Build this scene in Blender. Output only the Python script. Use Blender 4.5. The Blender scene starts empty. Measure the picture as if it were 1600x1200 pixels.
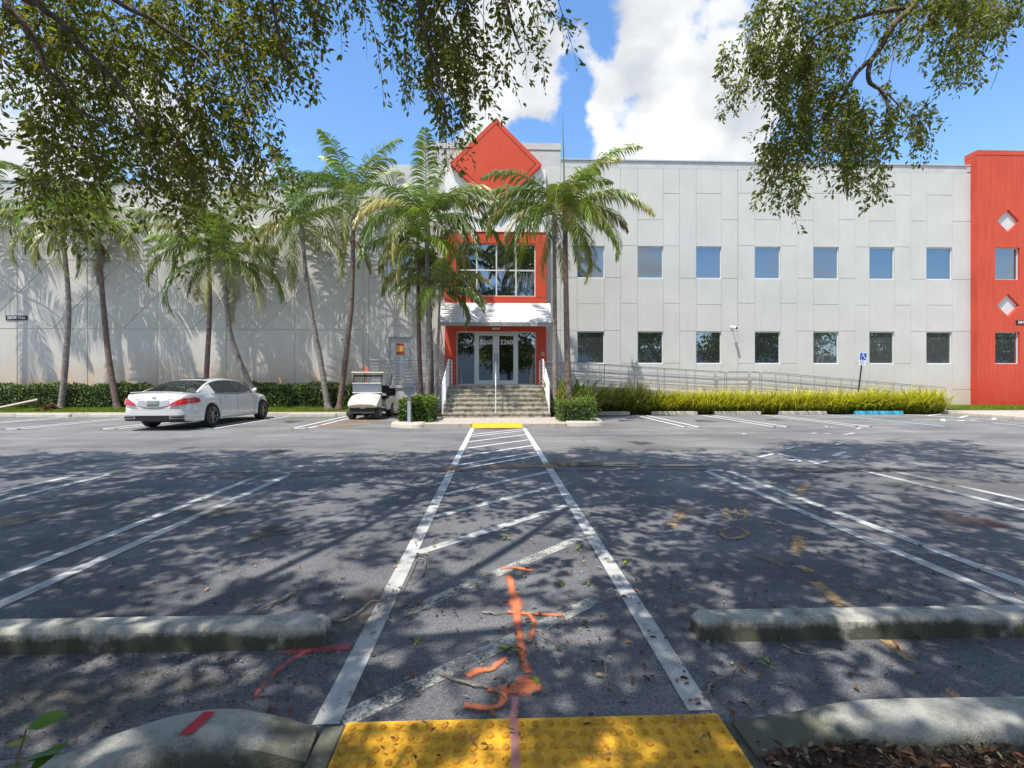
import bpy, bmesh, math, random
import numpy as np
from mathutils import Vector, Matrix
random.seed(7); rng = np.random.default_rng(11)
SC = bpy.context.scene; COL = SC.collection
R = math.radians

# ------------------------------------------------------------ camera
F_, CX, HY, EYE = 760.0, 800.0, 597.0, 1.35
PSI = math.atan(26/760.0)
cam_d = bpy.data.cameras.new('camera'); cam = bpy.data.objects.new('camera', cam_d); COL.objects.link(cam)
cam_d.sensor_width = 36; cam_d.lens = 36*F_/1600; cam_d.shift_y = -3/1600
cam_d.clip_start = 0.05; cam_d.clip_end = 3000
cam.location = (0, 0, EYE); cam.rotation_euler = (R(90), 0, -PSI)
SC.camera = cam
def W(px, py, Y):
    """point of the vertical plane at distance Y seen at a photo position"""
    t = (px-CX)/F_; d = Y/(math.cos(PSI)-t*math.sin(PSI))
    return (Y*math.tan(PSI+math.atan(t)), EYE+(HY-py)*d/F_)
def G(px, py, z=0.0):
    """point of the ground seen at a photo position"""
    d = (EYE-z)*F_/(py-HY); t = (px-CX)/F_
    Y = d*(math.cos(PSI)-t*math.sin(PSI))
    return (Y*math.tan(PSI+math.atan(t)), Y)
def WX(px, Y): return W(px, HY, Y)[0]
def WZ(px, py, Y): return W(px, py, Y)[1]

# ------------------------------------------------------------ light, sky
SUNV = Vector((-0.30, -0.36, 1.0)).normalized()
w = bpy.data.worlds.new('World'); SC.world = w; w.use_nodes = True
nt = w.node_tree; nt.nodes.clear()
def nd(t, **k):
    n = nt.nodes.new(t)
    for a, b in k.items(): setattr(n, a, b)
    return n
def mth(op, a, b=None, clamp=False):
    n = nd('ShaderNodeMath', operation=op, use_clamp=clamp)
    for i, v in enumerate([a, b]):
        if v is None: continue
        if isinstance(v, (int, float)): n.inputs[i].default_value = v
        else: nt.links.new(v, n.inputs[i])
    return n.outputs[0]
out = nd('ShaderNodeOutputWorld'); bg = nd('ShaderNodeBackground')
sky = nd('ShaderNodeTexSky', sky_type='NISHITA', sun_disc=False)
sky.sun_elevation = math.asin(SUNV.z); sky.sun_rotation = math.atan2(SUNV.x, SUNV.y)
sky.air_density = 1.0; sky.dust_density = 0.3; sky.ozone_density = 2.5
tc = nd('ShaderNodeTexCoord')
hs = nd('ShaderNodeHueSaturation'); hs.inputs['Saturation'].default_value = 1.14; hs.inputs['Value'].default_value = 1.02
nt.links.new(sky.outputs[0], hs.inputs['Color'])
mp = nd('ShaderNodeMapping'); mp.inputs['Scale'].default_value = (1, 1, 1.5)
nt.links.new(tc.outputs['Generated'], mp.inputs[0])
n1 = nd('ShaderNodeTexNoise'); n1.inputs['Scale'].default_value = 5.0; n1.inputs['Detail'].default_value = 9; n1.inputs['Roughness'].default_value = .56
n1.inputs['Distortion'].default_value = .25
nt.links.new(mp.outputs[0], n1.inputs['Vector'])
acc = mth('MULTIPLY', mth('SUBTRACT', n1.outputs[0], 0.5), 3.4)
n0 = nd('ShaderNodeTexNoise'); n0.inputs['Scale'].default_value = 7; n0.inputs['Detail'].default_value = 7; nt.links.new(tc.outputs['Generated'], n0.inputs['Vector'])
v0 = nd('ShaderNodeVectorMath', operation='SUBTRACT'); v0.inputs[1].default_value = (.5, .5, .5); nt.links.new(n0.outputs['Color'], v0.inputs[0])
v1 = nd('ShaderNodeVectorMath', operation='SCALE'); v1.inputs['Scale'].default_value = .34; nt.links.new(v0.outputs[0], v1.inputs[0])
v2 = nd('ShaderNodeVectorMath', operation='ADD'); nt.links.new(tc.outputs['Generated'], v2.inputs[0]); nt.links.new(v1.outputs[0], v2.inputs[1])
v3 = nd('ShaderNodeVectorMath', operation='NORMALIZE'); nt.links.new(v2.outputs[0], v3.inputs[0]); WOB = v3.outputs[0]
def skydir(px, py):
    t = (px-CX)/F_; a = Vector((math.sin(PSI), math.cos(PSI), 0)); r = Vector((math.cos(PSI), -math.sin(PSI), 0))
    return (a+r*t+Vector((0, 0, (HY-py)/F_))).normalized()
# cloud banks (direction in the sky, angular radius, weight)
blobs = [(1000,90,14,.5),(800,90,7,.35),(960,250,5,.4),(1110,230,8,.35),(1040,40,6,.62),(985,70,5,.5),(930,120,5,.5),(860,150,5,.55),(800,120,5,.5),(780,170,4,.4),(1060,235,5,.75),(990,195,4,.55),(960,240,4,.5),(1130,150,5.5,.75),(1180,225,5.5,.65),(1100,190,4,.6),(1225,150,4,.4),(1080,110,4,.5),
         (760,190,3,.3),(780,60,5,.35),(425,205,3.2,.6),(0,265,4.5,.6),(1490,228,3.6,.65),(1180,80,5,.5),(250,150,8,.45),
         (905,30,4.0,-1.0),(870,68,2.6,-.8),(900,190,3.6,-1.3),(860,215,4,-1.0),(1005,150,2.8,-1.3),(975,140,2,-.6),(1125,25,3.2,-1.2),(1034,200,1.4,-1.0),(1480,110,10,-.9),(560,130,9,-.9),(1560,60,9,-.7),(1320,230,4,-.4)]
for px, py, r, wt in blobs:
    v = skydir(px, py)
    dp = nd('ShaderNodeVectorMath', operation='DOT_PRODUCT'); dp.inputs[1].default_value = v
    nt.links.new(WOB, dp.inputs[0])
    k = 1/(1-math.cos(R(r*1.0)))
    e = mth('MULTIPLY', mth('EXPONENT', mth('MULTIPLY', mth('SUBTRACT', dp.outputs['Value'], 1.0), k)), wt)
    acc = mth('ADD', acc, e)
for v, r, wt in (((-.2,-1,.6),40,.45),((.9,-.6,.7),35,.4),((-1,-.2,.9),30,.35)):  # unseen white clouds added behind the camera to neutralise the fill light
    dp = nd('ShaderNodeVectorMath', operation='DOT_PRODUCT'); dp.inputs[1].default_value = Vector(v).normalized(); nt.links.new(tc.outputs['Generated'], dp.inputs[0])
    acc = mth('ADD', acc, mth('MULTIPLY', mth('EXPONENT', mth('MULTIPLY', mth('SUBTRACT', dp.outputs['Value'], 1.0), 1/(1-math.cos(R(r))))), wt))
mr = nd('ShaderNodeMapRange', interpolation_type='SMOOTHSTEP'); mr.inputs['From Min'].default_value = .10; mr.inputs['From Max'].default_value = .80
nt.links.new(acc, mr.inputs['Value'])
n2 = nd('ShaderNodeTexNoise'); n2.inputs['Scale'].default_value = 7; n2.inputs['Detail'].default_value = 6
nt.links.new(mp.outputs[0], n2.inputs['Vector'])
cr = nd('ShaderNodeValToRGB'); cr.color_ramp.elements[0].position = .36; cr.color_ramp.elements[1].position = .56
cr.color_ramp.elements[0].color = (2.4, 2.55, 2.75, 1); cr.color_ramp.elements[1].color = (3.55, 3.6, 3.65, 1)
nt.links.new(n2.outputs[0], cr.inputs[0])
mx = nd('ShaderNodeMix', data_type='RGBA'); nt.links.new(mr.outputs[0], mx.inputs[0]); nt.links.new(hs.outputs[0], mx.inputs[6]); nt.links.new(cr.outputs[0], mx.inputs[7])
nt.links.new(mx.outputs[2], bg.inputs[0]); bg.inputs[1].default_value = .15
nt.links.new(bg.outputs[0], out.inputs[0])
sd = bpy.data.lights.new('sun', 'SUN'); sd.energy = 3.0; sd.angle = R(.53); sd.color = (1, .955, .88)
so = bpy.data.objects.new('sun', sd); COL.objects.link(so); so.rotation_euler = SUNV.to_track_quat('Z', 'Y').to_euler(); so.location = (-10, -12, 40)
SC.view_settings.view_transform = 'Standard'; SC.view_settings.look = 'None'; SC.view_settings.gamma = 1; SC.view_settings.exposure = .92

# ------------------------------------------------------------ materials
MATS = {}
def mat(name, col, rough=.7, metal=0, spec=.5, var=0, vscale=6, bump=0, bscale=40, col2=None, trans=0, attr=None, coat=0, detail=6):
    if name in MATS: return MATS[name]
    m = bpy.data.materials.new(name); m.use_nodes = True; t = m.node_tree; N = t.nodes; L = t.links
    b = N['Principled BSDF']; b.inputs['Roughness'].default_value = rough; b.inputs['Metallic'].default_value = metal
    b.inputs['Specular IOR Level'].default_value = spec; b.inputs['Coat Weight'].default_value = coat
    b.inputs['Base Color'].default_value = (*col, 1)
    co = N.new('ShaderNodeTexCoord')
    src = None
    if var or col2:
        n = N.new('ShaderNodeTexNoise'); n.inputs['Scale'].default_value = vscale; n.inputs['Detail'].default_value = detail; n.inputs['Roughness'].default_value = .6
        L.new(co.outputs['Object'], n.inputs['Vector'])
        r = N.new('ShaderNodeValToRGB'); r.color_ramp.elements[0].position = .33; r.color_ramp.elements[1].position = .67
        c2 = col2 or tuple(min(1, c*(1+var)) for c in col); c1 = tuple(c*(1-var) for c in col)
        r.color_ramp.elements[0].color = (*c1, 1); r.color_ramp.elements[1].color = (*c2, 1)
        L.new(n.outputs[0], r.inputs[0]); src = r.outputs[0]
    if attr:
        a = N.new('ShaderNodeAttribute'); a.attribute_name = attr
        if src is None: src = a.outputs['Color']
        else:
            mm = N.new('ShaderNodeMix'); mm.data_type = 'RGBA'; mm.blend_type = 'MULTIPLY'; mm.inputs[0].default_value = 1
            L.new(src, mm.inputs[6]); L.new(a.outputs['Color'], mm.inputs[7]); src = mm.outputs[2]
    if src is not None: L.new(src, b.inputs['Base Color'])
    if bump:
        n = N.new('ShaderNodeTexNoise'); n.inputs['Scale'].default_value = bscale; n.inputs['Detail'].default_value = 5
        L.new(co.outputs['Object'], n.inputs['Vector'])
        bp = N.new('ShaderNodeBump'); bp.inputs['Strength'].default_value = bump; bp.inputs['Distance'].default_value = .02
        L.new(n.outputs[0], bp.inputs['Height']); L.new(bp.outputs[0], b.inputs['Normal'])
    if trans:
        tl = N.new('ShaderNodeBsdfTranslucent'); ms = N.new('ShaderNodeMixShader'); ms.inputs[0].default_value = trans
        if src is not None:
            g = N.new('ShaderNodeMix'); g.data_type = 'RGBA'; g.blend_type = 'MULTIPLY'; g.inputs[0].default_value = 1
            L.new(src, g.inputs[6]); g.inputs[7].default_value = (1.3, 1.25, .45, 1); L.new(g.outputs[2], tl.inputs[0])
        else: tl.inputs[0].default_value = (*col, 1)
        o = N['Material Output']; L.new(b.outputs[0], ms.inputs[1]); L.new(tl.outputs[0], ms.inputs[2]); L.new(ms.outputs[0], o.inputs[0])
    MATS[name] = m; return m
def worn(name, col, cover=.5, soft=.12, scale=9, scale2=120, rough=.8, op=1.0):
    """thin paint or stain that lets the surface below show through where it is worn"""
    if name in MATS: return MATS[name]
    m = bpy.data.materials.new(name); m.use_nodes = True; t = m.node_tree; N = t.nodes; L = t.links
    b = N['Principled BSDF']; b.inputs['Roughness'].default_value = rough
    co = N.new('ShaderNodeTexCoord')
    a = N.new('ShaderNodeTexNoise'); a.inputs['Scale'].default_value = scale; a.inputs['Detail'].default_value = 8; a.inputs['Roughness'].default_value = .65
    c = N.new('ShaderNodeTexNoise'); c.inputs['Scale'].default_value = scale2; c.inputs['Detail'].default_value = 3
    for n in (a, c): L.new(co.outputs['Object'], n.inputs['Vector'])
    s = N.new('ShaderNodeMath'); s.operation = 'ADD'; L.new(a.outputs[0], s.inputs[0])
    s2 = N.new('ShaderNodeMath'); s2.operation = 'MULTIPLY'; L.new(c.outputs[0], s2.inputs[0]); s2.inputs[1].default_value = .6; L.new(s2.outputs[0], s.inputs[1])
    at = N.new('ShaderNodeAttribute'); at.attribute_name = 'edge'
    s3 = N.new('ShaderNodeMath'); s3.operation = 'SUBTRACT'; L.new(s.outputs[0], s3.inputs[0])
    s4 = N.new('ShaderNodeMath'); s4.operation = 'MULTIPLY'; s4.inputs[1].default_value = .6; L.new(at.outputs['Fac'], s4.inputs[0]); L.new(s4.outputs[0], s3.inputs[1])
    r = N.new('ShaderNodeMapRange'); r.inputs['From Min'].default_value = 1.15-cover-soft; r.inputs['From Max'].default_value = 1.15-cover+soft; r.inputs['To Max'].default_value = op; r.interpolation_type = 'SMOOTHSTEP'
    L.new(s3.outputs[0], r.inputs['Value'])
    cm = N.new('ShaderNodeMix'); cm.data_type = 'RGBA'; cm.inputs[6].default_value = (*[x*.75 for x in col], 1); cm.inputs[7].default_value = (*col, 1)
    L.new(a.outputs[0], cm.inputs[0]); L.new(cm.outputs[2], b.inputs['Base Color'])
    tr = N.new('ShaderNodeBsdfTransparent'); ms = N.new('ShaderNodeMixShader'); L.new(r.outputs[0], ms.inputs[0]); L.new(tr.outputs[0], ms.inputs[1]); L.new(b.outputs[0], ms.inputs[2])
    L.new(ms.outputs[0], N['Material Output'].inputs[0]); MATS[name] = m; return m

def asphalt(name, base, base2, patch, crack=0.0):
    m = bpy.data.materials.new(name); m.use_nodes = True; t = m.node_tree; N = t.nodes; L = t.links
    b = N['Principled BSDF']; b.inputs['Roughness'].default_value = .85; b.inputs['Specular IOR Level'].default_value = .3
    co = N.new('ShaderNodeTexCoord')
    def noise(sc, det=5, stretch=None, rough=.6):
        n = N.new('ShaderNodeTexNoise'); n.inputs['Scale'].default_value = sc; n.inputs['Detail'].default_value = det; n.inputs['Roughness'].default_value = rough
        if stretch:
            mp = N.new('ShaderNodeMapping'); mp.inputs['Scale'].default_value = stretch; L.new(co.outputs['Object'], mp.inputs[0]); L.new(mp.outputs[0], n.inputs['Vector'])
        else: L.new(co.outputs['Object'], n.inputs['Vector'])
        return n.outputs[0]
    def ramp(src, a, c, p=.35, q=.65):
        r = N.new('ShaderNodeValToRGB'); r.color_ramp.elements[0].position = p; r.color_ramp.elements[1].position = q
        r.color_ramp.elements[0].color = (*a, 1); r.color_ramp.elements[1].color = (*c, 1); L.new(src, r.inputs[0]); return r.outputs[0]
    def mix(a, c, fac, mode='MIX'):
        x = N.new('ShaderNodeMix'); x.data_type = 'RGBA'; x.blend_type = mode
        if isinstance(fac, float): x.inputs[0].default_value = fac
        else: L.new(fac, x.inputs[0])
        L.new(a, x.inputs[6]); L.new(c, x.inputs[7]); return x.outputs[2]
    c0 = ramp(noise(1.1, 7, (.45, 1.3, 1)), base, base2, .38, .66)
    c1 = ramp(noise(.5, 6), (.8, .8, .8), (1.22, 1.2, 1.18), .36, .64)
    c0 = mix(c0, c1, 1.0, 'MULTIPLY')
    sp = ramp(noise(130, 2), (.5, .5, .5), (1.75, 1.72, 1.68), .36, .68)
    c0 = mix(c0, sp, .75, 'MULTIPLY')
    vo = N.new('ShaderNodeTexVoronoi'); vo.inputs['Scale'].default_value = 190; L.new(co.outputs['Object'], vo.inputs['Vector'])
    st = N.new('ShaderNodeMath'); st.operation = 'LESS_THAN'; st.inputs[1].default_value = .13; L.new(vo.outputs['Distance'], st.inputs[0])
    pc = N.new('ShaderNodeRGB'); pc.outputs[0].default_value = (*patch, 1)
    c0 = mix(c0, pc.outputs[0], st.outputs[0])
    du = ramp(noise(2.7, 9, (1, 1, 1), .72), (0, 0, 0), (1, 1, 1), .6, .74)
    dc = N.new('ShaderNodeRGB'); dc.outputs[0].default_value = (.16, .145, .12, 1)
    sc_ = N.new('ShaderNodeMath'); sc_.operation = 'MULTIPLY'; sc_.inputs[1].default_value = .35
    L.new(du, sc_.inputs[0]); c0 = mix(c0, dc.outputs[0], sc_.outputs[0])
    if crack:
        v2 = N.new('ShaderNodeTexVoronoi'); v2.feature = 'DISTANCE_TO_EDGE'; v2.inputs['Scale'].default_value = .33
        wn = N.new('ShaderNodeTexNoise'); wn.inputs['Scale'].default_value = 1.6; wn.inputs['Detail'].default_value = 6; L.new(co.outputs['Object'], wn.inputs['Vector'])
        va = N.new('ShaderNodeVectorMath'); va.operation = 'ADD'; L.new(co.outputs['Object'], va.inputs[0]); L.new(wn.outputs['Color'], va.inputs[1]); L.new(va.outputs[0], v2.inputs['Vector'])
        k = N.new('ShaderNodeMath'); k.operation = 'LESS_THAN'; k.inputs[1].default_value = crack; L.new(v2.outputs['Distance'], k.inputs[0])
        kc = N.new('ShaderNodeRGB'); kc.outputs[0].default_value = (.02, .02, .02, 1)
        kk = N.new('ShaderNodeMath'); kk.operation = 'MULTIPLY'; kk.inputs[1].default_value = .3; L.new(k.outputs[0], kk.inputs[0])
        c0 = mix(c0, kc.outputs[0], kk.outputs[0])
    L.new(c0, b.inputs['Base Color'])
    bp = N.new('ShaderNodeBump'); bp.inputs['Strength'].default_value = .55; bp.inputs['Distance'].default_value = .006
    L.new(noise(110, 4), bp.inputs['Height']); L.new(bp.outputs[0], b.inputs['Normal'])
    MATS[name] = m; return m

def concrete(name, col, dirt, amount=.5, zfade=None):
    """pale concrete with mould that gathers in blotches; zfade = (z0, z1) adds more of the dirt colour towards z0"""
    m = bpy.data.materials.new(name); m.use_nodes = True; t = m.node_tree; N = t.nodes; L = t.links
    b = N['Principled BSDF']; b.inputs['Roughness'].default_value = .9; b.inputs['Specular IOR Level'].default_value = .25
    co = N.new('ShaderNodeTexCoord')
    a = N.new('ShaderNodeTexNoise'); a.inputs['Scale'].default_value = 7; a.inputs['Detail'].default_value = 9; a.inputs['Roughness'].default_value = .7; L.new(co.outputs['Object'], a.inputs['Vector'])
    f = a.outputs[0]
    if zfade:
        sx = N.new('ShaderNodeSeparateXYZ'); L.new(co.outputs['Object'], sx.inputs[0])
        mr = N.new('ShaderNodeMapRange'); mr.inputs['From Min'].default_value = zfade[1]; mr.inputs['From Max'].default_value = zfade[0]; mr.inputs['To Max'].default_value = .28
        L.new(sx.outputs['Z'], mr.inputs['Value']); ad = N.new('ShaderNodeMath'); ad.operation = 'ADD'; L.new(f, ad.inputs[0]); L.new(mr.outputs[0], ad.inputs[1]); f = ad.outputs[0]
    r = N.new('ShaderNodeValToRGB'); r.color_ramp.elements[0].position = .62-amount*.35; r.color_ramp.elements[1].position = .84-amount*.3
    r.color_ramp.elements[0].color = (*col, 1); r.color_ramp.elements[1].color = (*dirt, 1); L.new(f, r.inputs[0])
    g = N.new('ShaderNodeTexNoise'); g.inputs['Scale'].default_value = 150; g.inputs['Detail'].default_value = 3; L.new(co.outputs['Object'], g.inputs['Vector'])
    gr = N.new('ShaderNodeValToRGB'); gr.color_ramp.elements[0].position = .35; gr.color_ramp.elements[1].position = .65
    gr.color_ramp.elements[0].color = (.78, .78, .76, 1); gr.color_ramp.elements[1].color = (1.14, 1.14, 1.14, 1); L.new(g.outputs[0], gr.inputs[0])
    x = N.new('ShaderNodeMix'); x.data_type = 'RGBA'; x.blend_type = 'MULTIPLY'; x.inputs[0].default_value = .7; L.new(r.outputs[0], x.inputs[6]); L.new(gr.outputs[0], x.inputs[7])
    L.new(x.outputs[2], b.inputs['Base Color'])
    bp = N.new('ShaderNodeBump'); bp.inputs['Strength'].default_value = .5; bp.inputs['Distance'].default_value = .008; L.new(g.outputs[0], bp.inputs['Height']); L.new(bp.outputs[0], b.inputs['Normal'])
    MATS[name] = m; return m

def wallmat(name, col, stain, stain_top=1.6, streak=.1):
    """painted stucco: faint roller marks, rain streaks, and a rusty sprinkler stain low down"""
    m = bpy.data.materials.new(name); m.use_nodes = True; t = m.node_tree; N = t.nodes; L = t.links
    b = N['Principled BSDF']; b.inputs['Roughness'].default_value = .85; b.inputs['Specular IOR Level'].default_value = .25
    co = N.new('ShaderNodeTexCoord')
    def nz(sc, st, det=6):
        mp = N.new('ShaderNodeMapping'); mp.inputs['Scale'].default_value = st; L.new(co.outputs['Object'], mp.inputs[0])
        n = N.new('ShaderNodeTexNoise'); n.inputs['Scale'].default_value = sc; n.inputs['Detail'].default_value = det; L.new(mp.outputs[0], n.inputs['Vector']); return n.outputs[0]
    def rp(s, a, c, p, q):
        r = N.new('ShaderNodeValToRGB'); r.color_ramp.elements[0].position = p; r.color_ramp.elements[1].position = q
        r.color_ramp.elements[0].color = (*a, 1); r.color_ramp.elements[1].color = (*c, 1); L.new(s, r.inputs[0]); return r.outputs[0]
    def mu(a, c, f=1.0, mode='MULTIPLY'):
        x = N.new('ShaderNodeMix'); x.data_type = 'RGBA'; x.blend_type = mode
        if isinstance(f, float): x.inputs[0].default_value = f
        else: L.new(f, x.inputs[0])
        L.new(a, x.inputs[6]); L.new(c, x.inputs[7]); return x.outputs[2]
    c0 = rp(nz(.7, (1, 1, 1)), tuple(c*(1-.05) for c in col), tuple(min(1, c*1.04) for c in col), .35, .65)
    c0 = mu(c0, rp(nz(3, (3.2, 1, .22)), (1-streak,)*3, (1, 1, 1), .3, .55))
    c0 = mu(c0, rp(nz(60, (1, 1, 1), 3), (.95,)*3, (1.03,)*3, .4, .6))
    sx = N.new('ShaderNodeSeparateXYZ'); L.new(co.outputs['Object'], sx.inputs[0])
    mr = N.new('ShaderNodeMapRange'); mr.inputs['From Min'].default_value = stain_top; mr.inputs['From Max'].default_value = .2; L.new(sx.outputs['Z'], mr.inputs['Value'])
    mm = N.new('ShaderNodeMath'); mm.operation = 'MULTIPLY'; L.new(mr.outputs[0], mm.inputs[0])
    r2 = N.new('ShaderNodeMapRange'); r2.inputs['From Min'].default_value = .3; r2.inputs['From Max'].default_value = .62; L.new(nz(1.3, (1, 1, 1)), r2.inputs['Value']); L.new(r2.outputs[0], mm.inputs[1])
    sc = N.new('ShaderNodeRGB'); sc.outputs[0].default_value = (*stain, 1)
    c0 = mu(c0, sc.outputs[0], mm.outputs[0], 'MIX')
    L.new(c0, b.inputs['Base Color'])
    bp = N.new('ShaderNodeBump'); bp.inputs['Strength'].default_value = .25; bp.inputs['Distance'].default_value = .01; L.new(nz(45, (1, 1, 1), 4), bp.inputs['Height']); L.new(bp.outputs[0], b.inputs['Normal'])
    MATS[name] = m; return m

def glassmat(name, tint=(.35, .42, .46), base=(.012, .015, .017), refl=.42, rough=.015):
    if name in MATS: return MATS[name]
    m = bpy.data.materials.new(name); m.use_nodes = True; t = m.node_tree; N = t.nodes; L = t.links
    N.remove(N['Principled BSDF']); d = N.new('ShaderNodeBsdfDiffuse'); d.inputs[0].default_value = (*base, 1)
    g = N.new('ShaderNodeBsdfGlossy'); g.inputs[0].default_value = (*tint, 1); g.inputs['Roughness'].default_value = rough
    ma = N.new('ShaderNodeMath'); ma.operation = 'ADD'; ma.inputs[0].default_value = refl; ma.inputs[1].default_value = .05
    ms = N.new('ShaderNodeMixShader'); L.new(ma.outputs[0], ms.inputs[0]); L.new(d.outputs[0], ms.inputs[1]); L.new(g.outputs[0], ms.inputs[2])
    co = N.new('ShaderNodeTexCoord'); n = N.new('ShaderNodeTexNoise'); n.inputs['Scale'].default_value = 1.6; L.new(co.outputs['Object'], n.inputs['Vector'])
    bp = N.new('ShaderNodeBump'); bp.inputs['Strength'].default_value = .02; L.new(n.outputs[0], bp.inputs['Height']); L.new(bp.outputs[0], g.inputs['Normal'])
    L.new(ms.outputs[0], N['Material Output'].inputs[0]); MATS[name] = m; return m

# ------------------------------------------------------------ object helpers
def tag(o, label=None, cat=None, group=None, kind=None):
    if label: o['label'] = label
    if cat: o['category'] = cat
    if group: o['group'] = group
    if kind: o['kind'] = kind
    return o
def empty(name, loc, label, cat, group=None, rz=0):
    o = bpy.data.objects.new(name, None); COL.objects.link(o); o.location = loc; o.rotation_euler = (0, 0, rz); o.empty_display_size = .3
    return tag(o, label, cat, group)
def link(name, me, m, parent=None, world=True):
    o = bpy.data.objects.new(name, me); COL.objects.link(o)
    if m is not None and not me.materials: me.materials.append(m)
    if parent is not None:
        o.parent = parent
        if world:      # geometry was written in world coordinates: express it in its thing's space
            p = parent; M = Matrix.Identity(4)
            while p is not None:
                M = Matrix.LocRotScale(p.location, p.rotation_euler, p.scale) @ M; p = p.parent
            me.transform(M.inverted())
    return o
def npmesh(name, V, F, smooth=False, col=None, colname='tone'):
    V = np.asarray(V, dtype=np.float32).reshape(-1, 3); F = np.asarray(F, dtype=np.int32); k = F.shape[1]
    me = bpy.data.meshes.new(name); me.vertices.add(len(V)); me.vertices.foreach_set('co', V.ravel())
    me.loops.add(F.size); me.loops.foreach_set('vertex_index', F.ravel())
    me.polygons.add(len(F)); me.polygons.foreach_set('loop_start', np.arange(len(F), dtype=np.int32)*k)
    me.polygons.foreach_set('loop_total', np.full(len(F), k, dtype=np.int32))
    if smooth: me.polygons.foreach_set('use_smooth', np.ones(len(F), dtype=bool))
    me.update(calc_edges=True)
    if col is not None:
        a = me.color_attributes.new(colname, 'FLOAT_COLOR', 'POINT'); c = np.ones((len(V), 4), dtype=np.float32); c[:, :3] = col; a.data.foreach_set('color', c.ravel())
    return me
class MB:
    def __init__(s): s.v = []; s.f = []
    def add(s, vs, fs):
        o = len(s.v); s.v += [tuple(p) for p in vs]; s.f += [tuple(i+o for i in f) for f in fs]; return s
    def box(s, x0, x1, y0, y1, z0, z1, M=None):
        vs = [(x, y, z) for z in (z0, z1) for y in (y0, y1) for x in (x0, x1)]
        if M is not None: vs = [tuple(M @ Vector(p)) for p in vs]
        return s.add(vs, [(0,2,3,1),(4,5,7,6),(0,1,5,4),(2,6,7,3),(0,4,6,2),(1,3,7,5)])
    def prism(s, poly, a, b, axis='y'):
        n = len(poly)
        def P(p, c): return (p[0], c, p[1]) if axis == 'y' else ((c, p[0], p[1]) if axis == 'x' else (p[0], p[1], c))
        vs = [P(p, a) for p in poly]+[P(p, b) for p in poly]
        return s.add(vs, [tuple(range(n)), tuple(range(2*n-1, n-1, -1))]+[(i, i+n, (i+1) % n+n, (i+1) % n) for i in range(n)])
    def tube(s, pts, r, n=8, cap=True):
        pts = [Vector(p) for p in pts]; rs = r if isinstance(r, (list, tuple)) else [r]*len(pts); ring = []; vs = []
        up = Vector((0, 0, 1)); prev = None
        for i, p in enumerate(pts):
            d = (pts[min(i+1, len(pts)-1)]-pts[max(i-1, 0)]).normalized()
            if prev is None:
                a = d.cross(up); a = a.normalized() if a.length > 1e-3 else Vector((1, 0, 0))
            else: a = (prev-d*prev.dot(d)).normalized()
            prev = a; b = d.cross(a)
            vs += [p+(a*math.cos(t)+b*math.sin(t))*rs[i] for t in [2*math.pi*k/n for k in range(n)]]
        fs = [(i*n+k, i*n+(k+1) % n, (i+1)*n+(k+1) % n, (i+1)*n+k) for i in range(len(pts)-1) for k in range(n)]
        if cap: fs += [tuple(range(n-1, -1, -1)), tuple((len(pts)-1)*n+k for k in range(n))]
        return s.add(vs, fs)
    def cyl(s, c, r, h, axis='z', n=24, r2=None):
        d = {'x': Vector((1,0,0)), 'y': Vector((0,1,0)), 'z': Vector((0,0,1))}[axis]; c = Vector(c)
        return s.tube([c-d*h/2, c+d*h/2], [r, r if r2 is None else r2], n)
    def build(s, name, m, parent=None, bevel=0, smooth=False, world=True, seg=2, weighted=True):
        me = bpy.data.meshes.new(name); me.from_pydata(s.v, [], s.f); me.update()
        if bevel or smooth:
            bm = bmesh.new(); bm.from_mesh(me); bmesh.ops.recalc_face_normals(bm, faces=bm.faces)
            if bevel: bmesh.ops.bevel(bm, geom=[e for e in bm.edges if e.is_manifold and e.calc_face_angle(0) > .5], offset=bevel, segments=seg, affect='EDGES', clamp_overlap=True)
            for f in bm.faces: f.smooth = smooth or bool(bevel)
            for e in bm.edges: e.smooth = e.calc_face_angle(0) < .7
            bm.to_mesh(me); bm.free()
        else:
            bm = bmesh.new(); bm.from_mesh(me); bmesh.ops.recalc_face_normals(bm, faces=bm.faces); bm.to_mesh(me); bm.free()
        return link(name, me, m, parent, world)
def text(name, s, size, loc, m, parent, rot=(R(90), 0, 0), sx=1.0, ext=.002, align='CENTER', bold=0.0):
    c = bpy.data.curves.new(name, 'FONT'); c.body = s; c.size = size; c.extrude = ext; c.align_x = align; c.align_y = 'CENTER'; c.offset = bold
    o = bpy.data.objects.new(name+'_source', c); COL.objects.link(o); bpy.context.view_layer.update()
    me = bpy.data.meshes.new_from_object(o); bpy.data.objects.remove(o)
    me.transform(Matrix.Translation(loc) @ Matrix.Rotation(rot[2], 4, 'Z') @ Matrix.Rotation(rot[0], 4, 'X') @ Matrix.Diagonal((sx, 1, 1, 1)))
    me.materials.clear(); return link(name, me, m, parent)
def copy_thing(o, loc, rz=0, label=None, name=None):
    c = o.copy(); COL.objects.link(c); c.location = loc; c.rotation_euler = (0, 0, rz)
    if label: c['label'] = label
    for ch in list(o.children):
        k = ch.copy(); COL.objects.link(k); k.parent = c
        for g in list(ch.children):
            q = g.copy(); COL.objects.link(q); q.parent = k
    return c
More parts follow.
